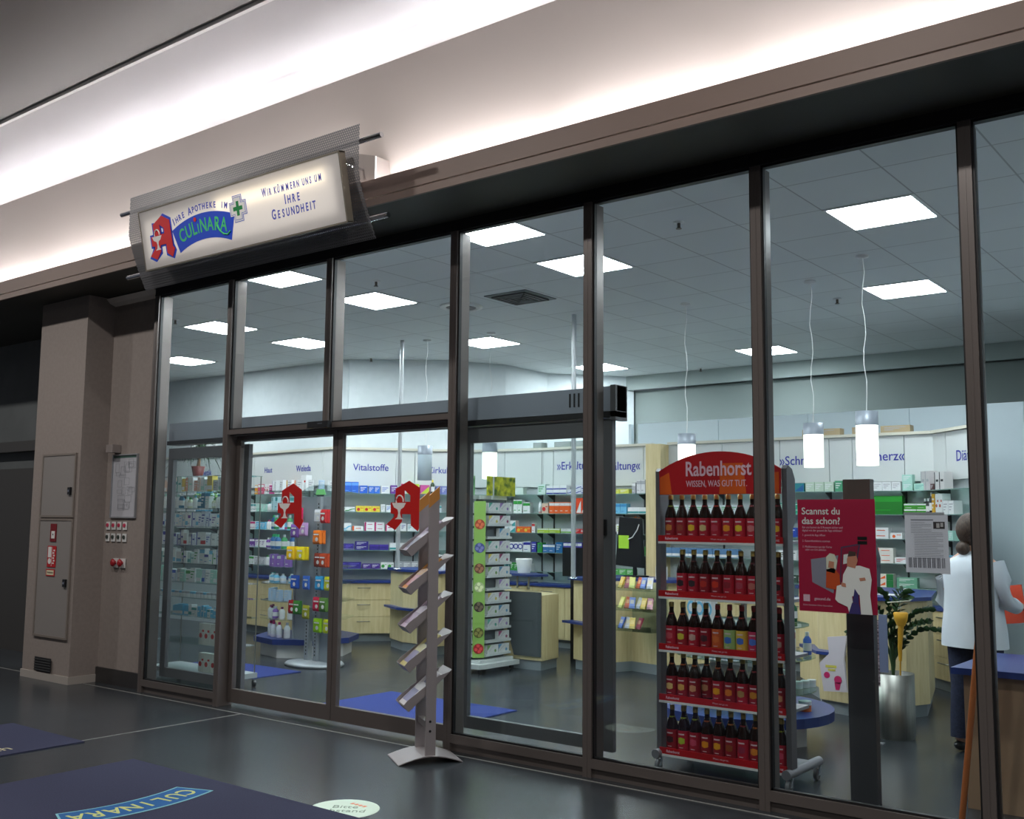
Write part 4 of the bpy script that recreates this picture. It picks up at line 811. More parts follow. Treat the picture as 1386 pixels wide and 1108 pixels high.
t = thing('timer', 'small white thermometer stand on the right of the counter', 'gadget', (2.92, 4.05, .956)); b = B(); b.rbox(0, .12, 0, .05, 0, .13, .01); b.build('housing', WHITE, t); b = B(); b.box(.02, .10, -.002, 0, .05, .11); b.build('display', col((90, 110, 140)), t)
t = thing('paper_stack', 'white papers on the large right counter', 'papers', (5.42, 3.36, .9555)); b = B(); b.box(0, .2, 0, .14, 0, .006); b.build('sheets', WHITE, t)
# hanging snack shelves on the counter
t = thing('snack_shelf', 'clear hanging snack shelves on the counter end beside juice rack', 'display shelf', (2.70, 3.62, 0))
for z in (.86, .66, .46):
    b = B(); b.box(0, .42, 0, .34, z-.006, z); b.box(0, .42, -.004, 0, z, z+.05); b.build('tray', CLEAR, t)
b = B(); b.box(0, .42, .34, .346, .42, .93); b.build('back', CLEAR, t)
q = random.Random(9)
for zi, z in enumerate((.86, .66, .46)):
    for k in range(6 if zi < 2 else 4):
        c = [(200, 170, 60), (150, 60, 80), (210, 210, 110), (190, 90, 60), (80, 110, 180), (190, 190, 195)][(k+zi*2) % 6]
        M_ = Matrix.Translation((2.75+k*.065, 3.66+.02*(k % 2), z+.045)) @ Matrix.Rotation(R(20*(k % 3)-20), 4, 'Z') @ Matrix.Rotation(R(-25), 4, 'X')
        b = B(); b.prism([(-.030, -.03), (-.02, -.026), (.03, -.03), (.027, .0), (.032, .09), (.01, .086), (-.030, .092), (-.026, .03)], -.009, .009, 'y', M_); b.use(1); b.box(-.018, .018, -.0105, -.009, .02, .06, M_); o = b.build('snack_bag', [col(c, .25), col((c[0]//2+110, c[1]//2+100, c[2]//2+60), .3)]); tag(o, 'snack bag in the %s clear tray, %s from the left' % (['top', 'middle', 'bottom'][zi], ORD[k+1]), 'snack bag', 'snack bags on the counter end')
# ================================================================== JUICE RACK AND BOTTLES
RX0, RX1, RY0, RY1 = 5.06, 5.88, .45, .80
RZ = [1.43, 1.085, .755, .445, .12]
RACKRED = mat('rack_red', (186, 14, 26), .4)
t = thing('juice_rack', 'tall grey wheeled rack with red arched Rabenhorst header', 'display rack', (0, 0, 0))
for x in (RX0-.018, RX1+.018):
    b = B(); b.prism([(RY0, .12), (RY0+.075, .12), (RY0+.075, 1.50), (RY0+.12, 1.56), (RY0+.12, 1.80), (RY0+.08, 1.86), (RY0+.02, 1.88), (RY0, 1.86)], x-.016, x+.016, 'x'); b.build('post', mat('rack_post_grey', (112, 110, 114), .45, .3), t)
    b = B(); b.tube([(x, RY0-.05, .105), (x, RY1+.09, .105)], .028, 12); ft = b.build('foot_tube', GREYM, t)
    for y in (RY0+.0, RY1+.06):
        b = B(); b.lathe([(.033, -.011), (.033, .011)], 18, mtx=Matrix.Translation((x, y-.01, .034)) @ Matrix.Rotation(R(90), 4, 'Y') ); b.build('caster_wheel', mat('caster_grey', (120, 122, 126), .4), ft)
        b = B(); b.prism([(y-.03, .03), (y-.0, .085), (y+.02, .085), (y+.0, .03)], x-.018, x-.013, 'x'); b.prism([(y-.03, .03), (y-.0, .085), (y+.02, .085), (y+.0, .03)], x+.013, x+.018, 'x'); b.build('caster_fork', CHROME, ft)
for k, z in enumerate(RZ):
    b = B(); b.box(RX0, RX1, RY0, RY1, z-.018, z); s = b.build('shelf', GREYM, t)
    b = B(); b.box(RX0-.01, RX1+.005, RY0-.012, RY0, z-.014, z+.024); b.build('price_rail', RACKRED, s, label='red shelf rail with small lettering')
    b = B(); b.box(RX0-.01, RX1+.005, RY0-.014, RY0, z-.028, z-.014); b.build('rail_edge', WHITE, s)
    b = B(); text_bm(b, 'Rabenhorst', .022, facing(RX0+.085, RY0-.0125, z+.005), .9, .0003, .0004); text_bm(b, 'Rabenhorst', .022, facing(RX1-.06, RY0-.0125, z+.005), .9, .0003, .0004); text_bm(b, 'Wissen, was gut tut.', .014, facing((RX0+RX1)/2, RY0-.0125, z+.005), .9, .0003); b.build('rail_lettering', mat('poster_pale_pink', (236, 190, 205), .5), s)
b = B(); pts = [(RX0-.0, 1.71), (RX1, 1.71)]
cxr, rr = (RX0+RX1)/2, .80
for k in range(21):
    a = R(31-62*k/20); pts.append((cxr+rr*math.sin(a), 1.975-rr+rr*math.cos(a)))
b.prism(pts, RY0-.01, RY0, 'y'); b.build('header_board', RACKRED, t, label='red arched header board')
b = B()
for xx in (RX0+.04, RX0+.46, RX1-.06): b.prism([(xx-.04, 1.712), (xx+.14 if xx < 5.6 else xx+.05, 1.712), (xx+.12 if xx < 5.6 else xx+.05, 1.90 if xx > 5.2 and xx < 5.7 else 1.84), (xx-.03, 1.90 if xx > 5.2 and xx < 5.7 else 1.835)] if xx > 5.2 else [(xx-.035, 1.712), (xx+.05, 1.712), (xx+.03, 1.85), (xx-.035, 1.82)], RY0-.0115, RY0-.009, 'y')
b.build('header_orange_fields', mat('rack_orange', (226, 92, 22), .4), t)
b = B(); text_bm(b, 'Rabenhorst', .128, facing(cxr, RY0-.0125, 1.865), .75, .0006, .0022); text_bm(b, 'WISSEN, WAS GUT TUT.', .056, facing(cxr-.01, RY0-.0125, 1.775), .68, .0005, .0004); b.build('header_lettering', mat('poster_pale_pink', (236, 190, 205), .5), t)
BG = mat('dark_bottle_glass', (30, 12, 8), .06); GOLD = mat('gold_bottle_cap', (176, 150, 84), .35, .6); RCAP = mat('red_bottle_cap', (150, 20, 26), .4)
_bm = {}
def bpart(key, fn, mats):
    if key not in _bm:
        b = B(); fn(b); _bm[key] = b.mesh(key.split('|')[0], mats)
    return _bm[key]
def bottle(x, y, z, label_c, fruit_c, band_c, cap, lab):
    root = bpy.data.objects.new('juice_bottle', bpart('juice_bottle', lambda b: b.lathe([(.030, 0), (.0375, .004), (.0375, .145), (.033, .170), (.020, .205), (.0145, .222), (.0135, .262), (.015, .266)], 16), [BG])); C.objects.link(root); root.location = (x, y, z+.0005)
    tag(root, lab, 'bottle', 'juice bottles in the red rack')
    def ch(name, me): o = bpy.data.objects.new(name, me); C.objects.link(o); o.parent = root
    ch('cap', bpart('cap|'+cap.name, lambda b: b.lathe([(.0155, .250), (.0155, .276), (.013, .279)], 12), [cap]))
    def lf(b):
        b.use(0); b.lathe([(.0381, .012), (.0381, .134)], 16, cap=False)
        b.use(1); n = 7; c = [(-.6+1.2*k/n) for k in range(n+1)]
        b._add([(.0386*math.sin(a), -.0386*math.cos(a), zz) for a in c for zz in (.052+.012*abs(a), .094-.012*abs(a))], [(2*i, 2*i+2, 2*i+3, 2*i+1) for i in range(n)])
        b.use(2); b._add([(.0386*math.sin(a*.9), -.0386*math.cos(a*.9), zz) for a in c for zz in (.108, .116)], [(2*i, 2*i+2, 2*i+3, 2*i+1) for i in range(n)])
        b.use(2); b._add([(.0386*math.sin(a*.6), -.0386*math.cos(a*.6), zz) for a in c for zz in (.030, .034)], [(2*i, 2*i+2, 2*i+3, 2*i+1) for i in range(n)])
    ch('label', bpart('label|%s%s' % (label_c, fruit_c), lf, [col(label_c, .5), col(fruit_c, .5), col((222, 190, 196), .5)]))
    ch('neck_band', bpart('neck_band|%s' % (band_c,), lambda b: b.lathe([(.0225, .196), (.0178, .212)], 14, cap=False), [col(band_c, .5)]))
RDL = (176, 22, 48); DRL = (150, 16, 36)
rows = [
 [(DRL, (200, 120, 50), (170, 190, 40), 'hazel'), (DRL, (150, 60, 40), (90, 20, 30), 'rust'), (RDL, (232, 186, 40), (176, 30, 50), 'yellow apple'), (RDL, (214, 190, 130), (176, 30, 50), 'cream fruit'), (RDL, (190, 60, 80), (230, 50, 20), 'plain pink'), (RDL, (236, 150, 30), (176, 30, 50), 'orange fruit'), (RDL, (220, 190, 40), (176, 30, 50), 'lemon'), (RDL, (200, 120, 120), (176, 30, 50), 'pale pink')],
 [None, (RDL, (40, 16, 30), (120, 20, 30), 'dark berry'), (RDL, (50, 30, 40), (120, 20, 30), 'black currant'), (DRL, (190, 40, 30), (110, 20, 40), 'red berry'), (DRL, (214, 50, 26), (110, 20, 40), 'tomato red'), (RDL, (140, 20, 40), (110, 20, 40), 'cherry'), (RDL, (170, 60, 80), (110, 20, 40), 'rose'), (RDL, (190, 110, 100), (110, 20, 40), 'salmon')],
 [(RDL, (200, 80, 90), (160, 20, 40), 'pink grape'), (DRL, (206, 190, 60), (226, 110, 50), 'mixed fruit'), (RDL, (200, 160, 150), (190, 30, 50), 'pale fruit'), (DRL, (70, 30, 40), (180, 30, 50), 'dark berry'), ((206, 90, 40), (220, 110, 50), (200, 30, 40), 'plain orange'), ((160, 190, 120), (70, 120, 200), (190, 60, 50), 'green blue ring'), ((220, 180, 70), (70, 110, 200), (190, 60, 40), 'yellow blue ring'), ((190, 50, 90), (80, 120, 210), (190, 60, 60), 'pink blue ring')],
 [(DRL, (230, 190, 120), (226, 110, 40), 'almond'), (DRL, (224, 170, 90), (226, 110, 40), 'pale orange'), (DRL, (214, 150, 110), (226, 110, 40), 'peach'), None, (RDL, (236, 160, 30), (226, 110, 40), 'bright orange'), (DRL, (224, 120, 40), (190, 30, 50), 'orange pulp'), (RDL, (170, 130, 80), (190, 30, 50), 'olive brown'), (DRL, (200, 130, 40), (190, 30, 50), 'honey')],
 [(DRL, (60, 20, 30), (190, 210, 40), 'plain dark'), (RDL, (170, 190, 50), (190, 210, 40), 'green apple'), (RDL, (210, 70, 100), (190, 210, 40), 'pink berry'), (DRL, (240, 150, 20), (226, 110, 40), 'orange slice'), (DRL, (242, 166, 30), (226, 110, 40), 'large orange slice'), (DRL, (150, 70, 30), (226, 130, 40), 'brown orange'), (RDL, (150, 40, 70), (190, 30, 50), 'mauve'), (DRL, (220, 130, 40), (226, 120, 40), 'amber')]]
for r_ in rows: r_ += [r_[5], r_[2]]
for k, z in enumerate(RZ):
    for c in range(10):
        for rw in range(2):
            sp = rows[k][c]
            if rw == 0 and sp is None: continue
            if sp is None: sp = rows[k][(c+1) % 10]
            if rw and ((k == 0 and c < 2) or c == 9): continue
            x = RX0+.048+c*.0805; y = RY0+.050+rw*.082
            capm = RCAP if (k == 2 and c > 3) else GOLD
            bottle(x+(.04 if rw else 0), y, z, sp[0], sp[1], sp[2], capm,
                   'dark bottle with %s label, %s of the %s row, %s rack shelf' % (sp[3], ORD[c+1], ['front', 'rear'][rw], LN[k]))
# ---- round blue display table with glass shelves, behind the rack
def disc(cx, cy, r, n=24): return [(cx+r*math.cos(2*math.pi*k/n), cy+r*math.sin(2*math.pi*k/n)) for k in range(n)]
TX, TY = 5.02, 1.72
t = thing('round_display_table', 'low round blue display table with glass shelves behind juice rack', 'display table', (TX, TY, 0))
b = B(); b.prism(disc(0, 0, .46, 8), 0, .17); b.build('base', WHITE, t); b = B(); b.prism(disc(0, 0, .62, 28), .17, .235); b.build('table_top', BLUETOP, t)
b = B(); b.tube([(0, 0, .235), (0, 0, 1.15)], .022, 12); b.build('centre_post', STEEL, t)
for z, r_ in ((.37, .50), (.60, .50), (.82, .46)):
    b = B(); b.prism(disc(0, 0, r_, 24), z-.01, z-.002); b.build('glass_shelf', WALL_SHELF, t)
rv, rv2 = (.787, .617), (.55, -.75)
def put(me, name, x, y, z, rz, lab, cat, grp=None):
    o = bpy.data.objects.new(name, me); C.objects.link(o); o.location = (x, y, z+.0005); o.rotation_euler = (0, 0, rz); tag(o, lab, cat, grp); return o
yaw_c = R(-30)
for k in range(3): put(box_mesh(.075, .17, .06, Wt, LB, 'ring'), 'product_carton', TX-.38+.082*k+.0, TY-.14-.03*k, .82, R(-25), 'tall white box with blue circles, %s on top shelf of the round table' % ORD[k+1], 'box')
for k in range(3): put(bot_mesh(.055, .20, (220, 228, 236), (150, 190, 220), 'bottle'), 'product_bottle', TX-.38+.07*k, TY-.22-.03*k, .60, 0, 'white care bottle, %s left of the round table middle shelf' % ORD[k+1], 'bottle')
put(bot_mesh(.07, .15, (20, 90, 50), Wt, 'bottle'), 'product_bottle', TX+.22, TY+.24, .82, 0, 'dark green bottle with white cap on the round table top shelf', 'bottle')
for k in range(3): put(box_mesh(.055, .19-.02*(k > 0), .05, Wt, (200, 60, 60), 'top'), 'product_carton', TX+.14+.07*k, TY+.02+.05*k, .60, R(20), 'white red tall box, %s at right of the round table' % ORD[k+1], 'box')
put(bot_mesh(.06, .16, (70, 100, 180), Wt, 'bottle'), 'product_bottle', TX+.36, TY+.18, .60, 0, 'blue bottle at the right end of round table shelf', 'bottle')
for k in range(4): put(box_mesh(.04, .12, .04, Wt, (180, 60, 120), 'dot'), 'product_carton', TX+.14+.05*k, TY+.02+.035*k, .37, R(20), 'slim white pink box, %s on the lowest glass of round table' % ORD[k+1], 'box')
for k in range(3): put(bot_mesh(.06, .05, (220, 228, 232), Wt, 'jar'), 'product_jar', TX+.33+.02*k, TY+.08+.07*k, .37, 0, 'low white jar, %s on the lowest glass of round table' % ORD[k+1], 'jar')
put(bot_mesh(.065, .18, Wt, (210, 210, 214), 'tube'), 'product_tube', 5.32, 1.62, .235, 0, 'white upright tube on the blue round table top', 'tube')
put(bot_mesh(.085, .07, (214, 104, 40), Wt, 'jar'), 'product_jar', 5.42, 1.70, .235, 0, 'orange jar with white lid on the blue table top', 'jar')
put(box_mesh(.22, .02, .16, (70, 60, 190), Wt, 'lines'), 'leaflet_stack', TX-.30, TY+.42, .235, R(10), 'violet blue leaflet stack at the back of round table', 'leaflets')
# ---- pillar, planter, plant and hanging things
t = thing('grey_pillar', 'charcoal slab pillar behind the raspberry poster', 'pillar', (6.31, .53, 0))
b = B(); b.box(-.076, .076, -.03, .03, 0, 1.60); b.build('slab', mat('charcoal_slab', (62, 62, 66), .5), t)
b = B(); b.box(-.078, .078, -.032, .032, 1.60, 1.79); b.build('head_panel', mat('brown_grey_head', (92, 80, 74), .4), t)
PX, PYY = 5.85, 2.44
t = thing('steel_planter', 'cylindrical brushed steel planter on the shop floor', 'planter', (PX, PYY, 0))
b = B(); b.lathe([(.135, 0), (.137, .012), (.145, .03), (.145, .46), (.138, .46), (.136, .42), (.0, .42)], 36, cap=False); b.build('pot', STEEL, t)
b = B(); b.lathe([(.135, .421), (.06, .435), (.0, .44)], 24, cap=False); b.build('soil', noise_mat('potting_soil', (30, 24, 20), (44, 36, 30), 60, .9), t)
LEAF = noise_mat('dark_green_leaf', (22, 48, 24), (44, 82, 40), 9, .35)
def leaf_(b, p, d, up, L, w):
    d = Vector(d).normalized(); s = d.cross(Vector(up)).normalized(); n = s.cross(d)
    p = Vector(p); pts = [p, p+d*L*.3+s*w*.8+n*.01, p+d*L*.6+s*w*.9+n*.012, p+d*L, p+d*L*.6-s*w*.9+n*.012, p+d*L*.3-s*w*.8+n*.01]; m = [p+d*L*.3, p+d*L*.6]
    b._add(pts+m, [(0, 1, 6), (1, 2, 7, 6), (2, 3, 7), (3, 4, 7), (4, 5, 6, 7), (5, 0, 6)], True)
t = thing('zz_plant', 'dark leafy plant with arching stems growing from the steel planter', 'plant', (PX, PYY, .44))
q = random.Random(11)
stems = [((.34, .28), .42, 13), ((.20, .16), .48, 12), ((-.05, .02), .58, 12), ((.10, -.05), .56, 13), ((-.28, .0), .42, 10), ((.05, .12), .60, 12), ((-.12, -.10), .52, 11), ((.22, .02), .40, 11)]
for (ex, ey), h, n in stems:
    pts = []
    for k in range(11):
        s = k/10; pts.append(Vector((ex*s**1.7, ey*s**1.7, h*(math.sin(s*math.pi*.5))**.9 - (.12*s**3 if abs(ex) > .25 else 0))))
    b = B(); b.tube(pts, [.011-.0007*k for k in range(11)], 6); st = b.build('stem', mat('plant_stem', (50, 80, 40), .5), t)
    b = B()
    for k in range(3, n):
        s = k/(n-1); i = min(int(s*10), 9); f_ = s*10-i; p = pts[i].lerp(pts[i+1], f_); d = (pts[i+1]-pts[i]).normalized()
        sd = d.cross(Vector((.3, .2, 1))).normalized()
        for sg in (-1, 1): leaf_(b, p, sd*sg+d*.7+Vector((0, 0, q.uniform(-.1, .3))), d, q.uniform(.07, .095), .024)
    leaf_(b, pts[-1], d, (0, .3, 1), .08, .02)
    b.build('leaflets', LEAF, st)
t = thing('yellow_ornament', 'yellow flared wooden ornament on a stick standing in the planter', 'ornament', (5.93, 2.36, .56))
b = B(); b.tube([(0, 0, .0), (.0, 0, .10), (.012, 0, .26)], [.012, .016, .022], 8); b.tube([(-.01, .02, -.13), (0, 0, .01)], .006, 6); b.lathe([(.028, .25), (.045, .29), (.052, .34), (.046, .345)], 14, cx=.012); b.build('body', mat('yellow_wood', (214, 160, 40), .5), t)
b = B(); b.tube([(.012, 0, .34), (.012, 0, .43)], .002, 5); b.tube([(-.08, 0, .41), (.08, 0, .43)], .005, 6); b.build('hanger', col((190, 190, 170)), t)
t = thing('brochure_holder', 'narrow rack of leaflets hanging beside the pillar, plaid cover outermost', 'leaflet holder', (5.80, 2.12, .40))
b = B(); b.box(.0, .06, 0, .01, .0, .46); b.build('leaflets', noise_mat('plaid_print', (60, 30, 40), (190, 170, 176), 26, .5, (1, 1, 3)), t); b = B(); b.box(.062, .12, .0, .012, .10, .50); b.build('grey_leaflet', col((120, 130, 160)), t); b = B(); b.box(.025, .035, .012, .022, -.40, .48); b.box(-.01, .07, -.01, .05, -.40, -.392); b.build('stand', GREYM, t)
t = thing('display_bag', 'white shaped carton bag with pink spots hanging on right counter', 'carton bag', (5.14, 2.90, .20))
b = B(); b.prism([(.0, .0), (.19, .01), (.17, .26), (.20, .45), (.04, .43), (.05, .30), (-.03, .22)], 0, .03, 'y'); b.build('body', col((208, 200, 206)), t)
b = B()
for x, z, r_ in ((.03, .13, .025), (.12, .10, .032)): b.lathe([(r_, .0005), (r_, .002)], 14, mtx=Matrix.Translation((x, 0, z)) @ Matrix.Rotation(R(90), 4, 'X'))
b.prism([(.10, .02), (.13, .02), (.145, .08), (.09, .08)], -.002, 0, 'y'); b.build('pink_print', col((200, 40, 100)), t); b = B(); b.box(.02, .11, -.002, 0, .19, .21); b.box(.04, .10, -.002, 0, .165, .18); b.build('yellow_print', col((210, 200, 90)), t)
# ---- candy bag spinner
t = thing('bag_stand', 'grey perforated metal stand with hanging candy bags on oval foot', 'display stand', (-.14, 2.18, 0), R(-6))
LG_ = mat('light_grey_metal', (156, 162, 166), .4, .3); DG = mat('grey_punched_board', (140, 148, 154), .45, .1)
b = B(); b.lathe([(.34, .0), (.36, .015), (.34, .035), (.05, .05)], 36, mtx=Matrix.Diagonal((1, .8, 1, 1))); b.build('foot', LG_, t)
for x in (-.12, .04):
    b = B(); b.use(0); b.box(x-.032, x+.032, -.03, .03, .04, 1.78 if x > 0 else .6); b.use(1)
    for k in range(44 if x > 0 else 10): b.box(x-.008, x+.008, -.031, -.03, .10+k*.037, .118+k*.037)
    b.build('punched_post', [LG_, FRAME_D], t)
b = B(); b.box(-.42, -.0, .02, .04, .24, 1.78); b.build('left_board', DG, t)
b = B(); b.box(-.02, .0, -.05, .05, .24, 1.78) if False else b.box(-.435, -.42, .0, .05, .24, 1.78); b.build('board_edge', LG_, t)
b = B(); b.box(.08, .42, .0, .02, .05, 1.78); b.build('right_board', DG, t)
b = B(); b.prism([(.38*math.cos(R(a)), 1.78+.13*math.sin(R(a))) for a in range(0, 181, 12)], .0, .01, 'y', Matrix.Translation((.02, 0, 0))); b.build('arched_topper', CLEAR, t)
b = B(); b.prism([(-.06, 1.80), (.12, 1.80), (.09, 1.86), (-.04, 1.86)], -.004, 0, 'y'); b.build('topper_print', col((120, 200, 120)), t)
bags = [(-.30, 1.66, (215, 40, 90), 1, 'raspberry pink'), (-.36, 1.48, (130, 90, 170), 2, 'violet'), (-.20, 1.50, (190, 150, 200), 2, 'lilac'), (-.36, 1.24, (236, 190, 20), 4, 'yellow orange'), (-.17, 1.24, (240, 216, 20), 4, 'bright yellow'),
        (-.33, .93, (40, 90, 190), 2, 'blue white'), (-.14, .93, (60, 110, 200), 1, 'small blue white'), (-.36, .66, (170, 30, 40), 2, 'dark red'), (-.27, .66, (60, 130, 50), 2, 'leaf green'), (-.13, .62, (170, 170, 50), 1, 'olive yellow'),
        (.13, 1.64, (220, 220, 224), 3, 'white red'), (.22, 1.64, (200, 50, 50), 3, 'red white'), (.15, 1.42, (232, 120, 30), 4, 'orange'), (.12, 1.18, (140, 50, 30), 2, 'brown red'), (.24, 1.18, (190, 70, 30), 3, 'rust'),
        (.15, .94, (50, 150, 200), 2, 'sky blue'), (.28, .94, (214, 214, 40), 1, 'lemon'), (.12, .72, (200, 40, 70), 2, 'crimson'), (.23, .72, (90, 130, 60), 2, 'moss green'), (.14, .50, (150, 200, 30), 2, 'lime'), (.28, .50, (210, 220, 40), 1, 'yellow lime')]
for i, (x, z, c, n, nm) in enumerate(bags):
    for k in range(n):
        cyy, syy = math.cos(R(-6)), math.sin(R(-6)); yl = -.035-.022*k-(0 if x < .05 else .02)
        xw, yw = -.14+x*cyy-yl*syy, 2.18+x*syy+yl*cyy
        key = 'bag%d' % i
        def fb(b):
            w, h = .060, .145
            b.use(0); b._add([(-w, 0, 0), (w, 0, 0), (w, 0, -h), (-w, 0, -h), (-w*.9, -.01, -.03), (w*.9, -.01, -.03), (w*.9, -.012, -h+.02), (-w*.9, -.012, -h+.02), (-w, .003, 0), (w, .003, 0), (w, .003, -h), (-w, .003, -h)],
                [(0, 1, 5, 4), (1, 2, 6, 5), (2, 3, 7, 6), (3, 0, 4, 7), (4, 5, 6, 7), (8, 11, 10, 9), (0, 8, 9, 1), (1, 9, 10, 2), (2, 10, 11, 3), (3, 11, 8, 0)])
            b.use(1); b.box(-.040, .040, -.0125, -.011, -.05, -.036); b.lathe([(.022, .0115), (.020, .0135)], 10, mtx=Matrix.Translation((.008, 0, -.095)) @ Matrix.Rotation(R(90), 4, 'X'))
        me = _bm.get(key)
        if me is None: bb = B(); fb(bb); me = bb.mesh('candy_bag', [col(c, .25), col((226, 222, 214), .4)]); _bm[key] = me
        o = put(me, 'candy_bag', xw, yw, z+.0, R(-6)+R(3*(k % 2)), ('frontmost ' if k == n-1 else ['rear ', 'second ', 'third '][min(k, 2)])+nm+' hanging bag on the grey punched stand', 'candy bag', 'candy bags on the grey stand')
# ---- tea tower
t = thing('tea_tower', 'tall wheeled carton tower with lime green picture strip', 'display tower', (0, 0, 0))
TW = mat('tower_white', (200, 204, 202), .4); TLG = mat('tower_lime_strip', (150, 190, 92), .5)
x0, x1, y0, y1 = 1.25, 1.545, 2.87, 3.38
b = B(); b.prism([(x0+.03, y0+.03), (1.46, y0+.03), (x1-.055, 2.97), (x1-.055, y1-.03), (x0+.03, y1-.03)], .13, 1.76); b.build('core', mat('tower_core_grey', (96, 104, 108), .5), t)
b = B(); b.prism([(x0-.08, y0-.10), (x1+.1, y0-.10), (x1+.12, y0+.0), (x1+.12, y1+.02), (x0-.08, y1+.02)], .055, .10); b.prism([(x0, y0-.03), (x1+.05, y0-.03), (x1+.05, y1), (x0, y1)], .10, .13); b.build('base', TW, t)
for x in (x0-.02, x1+.06):
    for y in (y0-.04, y1-.04):
        b = B(); b.lathe([(.026, -.012), (.026, .012)], 14, mtx=Matrix.Translation((x, y, .027)) @ Matrix.Rotation(R(90), 4, 'Y')); b.build('caster', BLACKP, t)
cpA, cpB = Vector((1.475, 2.86, 0)), Vector((1.56, 2.945, 0))
dv = (cpB-cpA).normalized(); yawc = math.atan2(dv.y, dv.x); MS = Matrix.Translation(cpA) @ Matrix.Rotation(yawc, 4, 'Z')
b = B(); b.box(0, (cpB-cpA).length, 0, .012, .15, 1.74, MS); st = b.build('green_strip', TLG, t, label='lime green strip with round food pictures')
for z, c1 in ((1.50, (170, 60, 30)), (1.26, (70, 80, 150)), (1.05, (110, 60, 40)), (.86, (190, 200, 150)), (.66, (60, 50, 40)), (.40, (90, 90, 30)), (.24, (170, 20, 30))):
    b = B(); b.use(0); b.lathe([(.052, .0), (.052, .002)], 20, mtx=MS @ Matrix.Translation((.06, 0, z)) @ Matrix.Rotation(R(90), 4, 'X')); b.use(1)
    for k in range(4): b.lathe([(.018, .002), (.018, .003)], 10, mtx=MS @ Matrix.Translation((.06+.026*math.cos(k*1.7), 0, z+.03*math.sin(k*1.7))) @ Matrix.Rotation(R(90), 4, 'X'))
    b.build('round_picture', [col(c1), col((min(c1[0]+70, 255), min(c1[1]+60, 255), min(c1[2]+50, 255)))], st)
TZ = [.17+.1325*k for k in range(12)]
for k, z in enumerate(TZ):
    b = B(); b.box(x1-.04, x1+.02, y0+.10, y1, z-.012, z+.012); b.box(x0, x0+.22, y0-.035, y0+.03, z-.012, z+.012); b.build('shelf_tray', TW, t)
    for side in (0, 1):
        for j in range(2):
            if (k in (1, 5, 9) and j == 0): continue
            c1 = (214, 214, 212); c2 = [(120, 160, 90), (90, 150, 190), (210, 190, 90), (160, 70, 110), (90, 170, 150), (150, 120, 180)][(k*2+j+side) % 6]
            key = 'tea%s' % (c2,)
            if key not in _bm:
                b = B(); b.use(0); b.box(0, .175, 0, .05, 0, .085); b.use(1); b.prism([(.0, .085), (.06, .085), (.0, .03)], -.0008, 0, 'y'); b.lathe([(.016, 0), (.016, .0008)], 10, mtx=Matrix.Translation((.13, 0, .025)) @ Matrix.Rotation(R(90), 4, 'X')); b.use(2); b.prism([(.02, .02), (.10, .075), (.11, .075), (.03, .02)], -.0006, 0, 'y')
                _bm[key] = b.mesh('tea_carton', [col(c1), col(c2), col((180, 176, 182))])
            if side == 0: put(_bm[key], 'tea_carton', x1+.016, y0+.125+j*.182, z+.012, R(90), 'pale tea carton, %s on the right face, %s tray of the lime tower' % (['front', 'back'][j], ORD[12-k]), 'tea carton', 'tea cartons in the lime tower')
            elif j == 1: put(_bm[key], 'tea_carton', x0+.035, y0-.030, z+.012, 0, 'pale tea carton on the left face, %s tray of the lime tower' % ORD[12-k], 'tea carton', 'tea cartons in the lime tower')
b = B(); b.box(x1-.0, x1+.012, y0+.10, y1+.06, 1.80, 2.0); b.build('header_picture', noise_mat('yellow_flower_picture', (60, 96, 30), (214, 210, 50), 14, .5), t, label='picture of yellow flowers')
b = B(); b.box(x0+.08, x0+.24, y0-.03, y0-.02, 1.80, 2.0); b.build('header_picture', noise_mat('green_herb_picture', (60, 120, 70), (160, 200, 150), 18, .5), t)
b = B(); b.tube([(x0+.3, y0+.2, 1.76), (x0+.3, y0+.2, 2.0)], .015, 8); b.box(x0+.03, x1-.03, y0+.03, y1-.03, 1.76, 1.80); b.build('top_cap', TW, t)
# ---- glass display left behind the leftmost bay
t = thing('glass_display', 'tall wheeled glass display with many shelves in the leftmost bay', 'glass display', (0, 0, 0))
x0, x1, y0, y1 = -.62, .58, .50, .86
DZ = [1.79, 1.63, 1.46, 1.285, 1.115, .94, .80, .63, .38, .14]
b = B(); b.box(x0, x1, y0, y1, .085, .13); b.build('base', mat('display_base_grey', (150, 158, 160), .4), t)
SG = DISPLAY_GLASS
for z in DZ[:-1]+[1.935]:
    b = B(); b.box(x0+.01, x1-.01, y0+.01, y1-.01, z-.009, z-.001); b.build('glass_shelf', SG if z < 1.9 else CLEAR, t)
for x in (x0+.02, x1-.02):
    for y in (y0+.02, y1-.02):
        b = B(); b.tube([(x, y, .13), (x, y, 1.93)], .006, 6); b.build('upright', STEEL, t); b = B(); b.lathe([(.032, -.012), (.032, .012)], 14, mtx=Matrix.Translation((x, y, .034)) @ Matrix.Rotation(R(70), 4, 'Z') @ Matrix.Rotation(R(90), 4, 'Y')); b.build('caster', BLACKP, t)
pal = [[(Wt, GY), ((222, 196, 180), Wt), ((220, 190, 90), Wt), ((200, 220, 216), TL), (Wt, MT), ((232, 170, 150), Wt)], [(Wt, MT), ((30, 110, 140), Wt), (Wt, LB), ((206, 210, 180), GN)], [(Wt, LB), ((214, 220, 232), NV), (Wt, PU)], [(Wt, GY), ((216, 222, 234), NV), (Wt, RD), (Wt, NV)], [(Wt, LB), ((206, 226, 220), TL), (Wt, NV), (Wt, GN)], [(Wt, NV), (MT, Wt), (Wt, GY), ((210, 220, 230), BL), (Wt, GN)], [(Wt, GY), (Wt, LB)], [(Wt, TL), (LB, Wt)], [(Wt, RD)], [(Wt, RD)]]
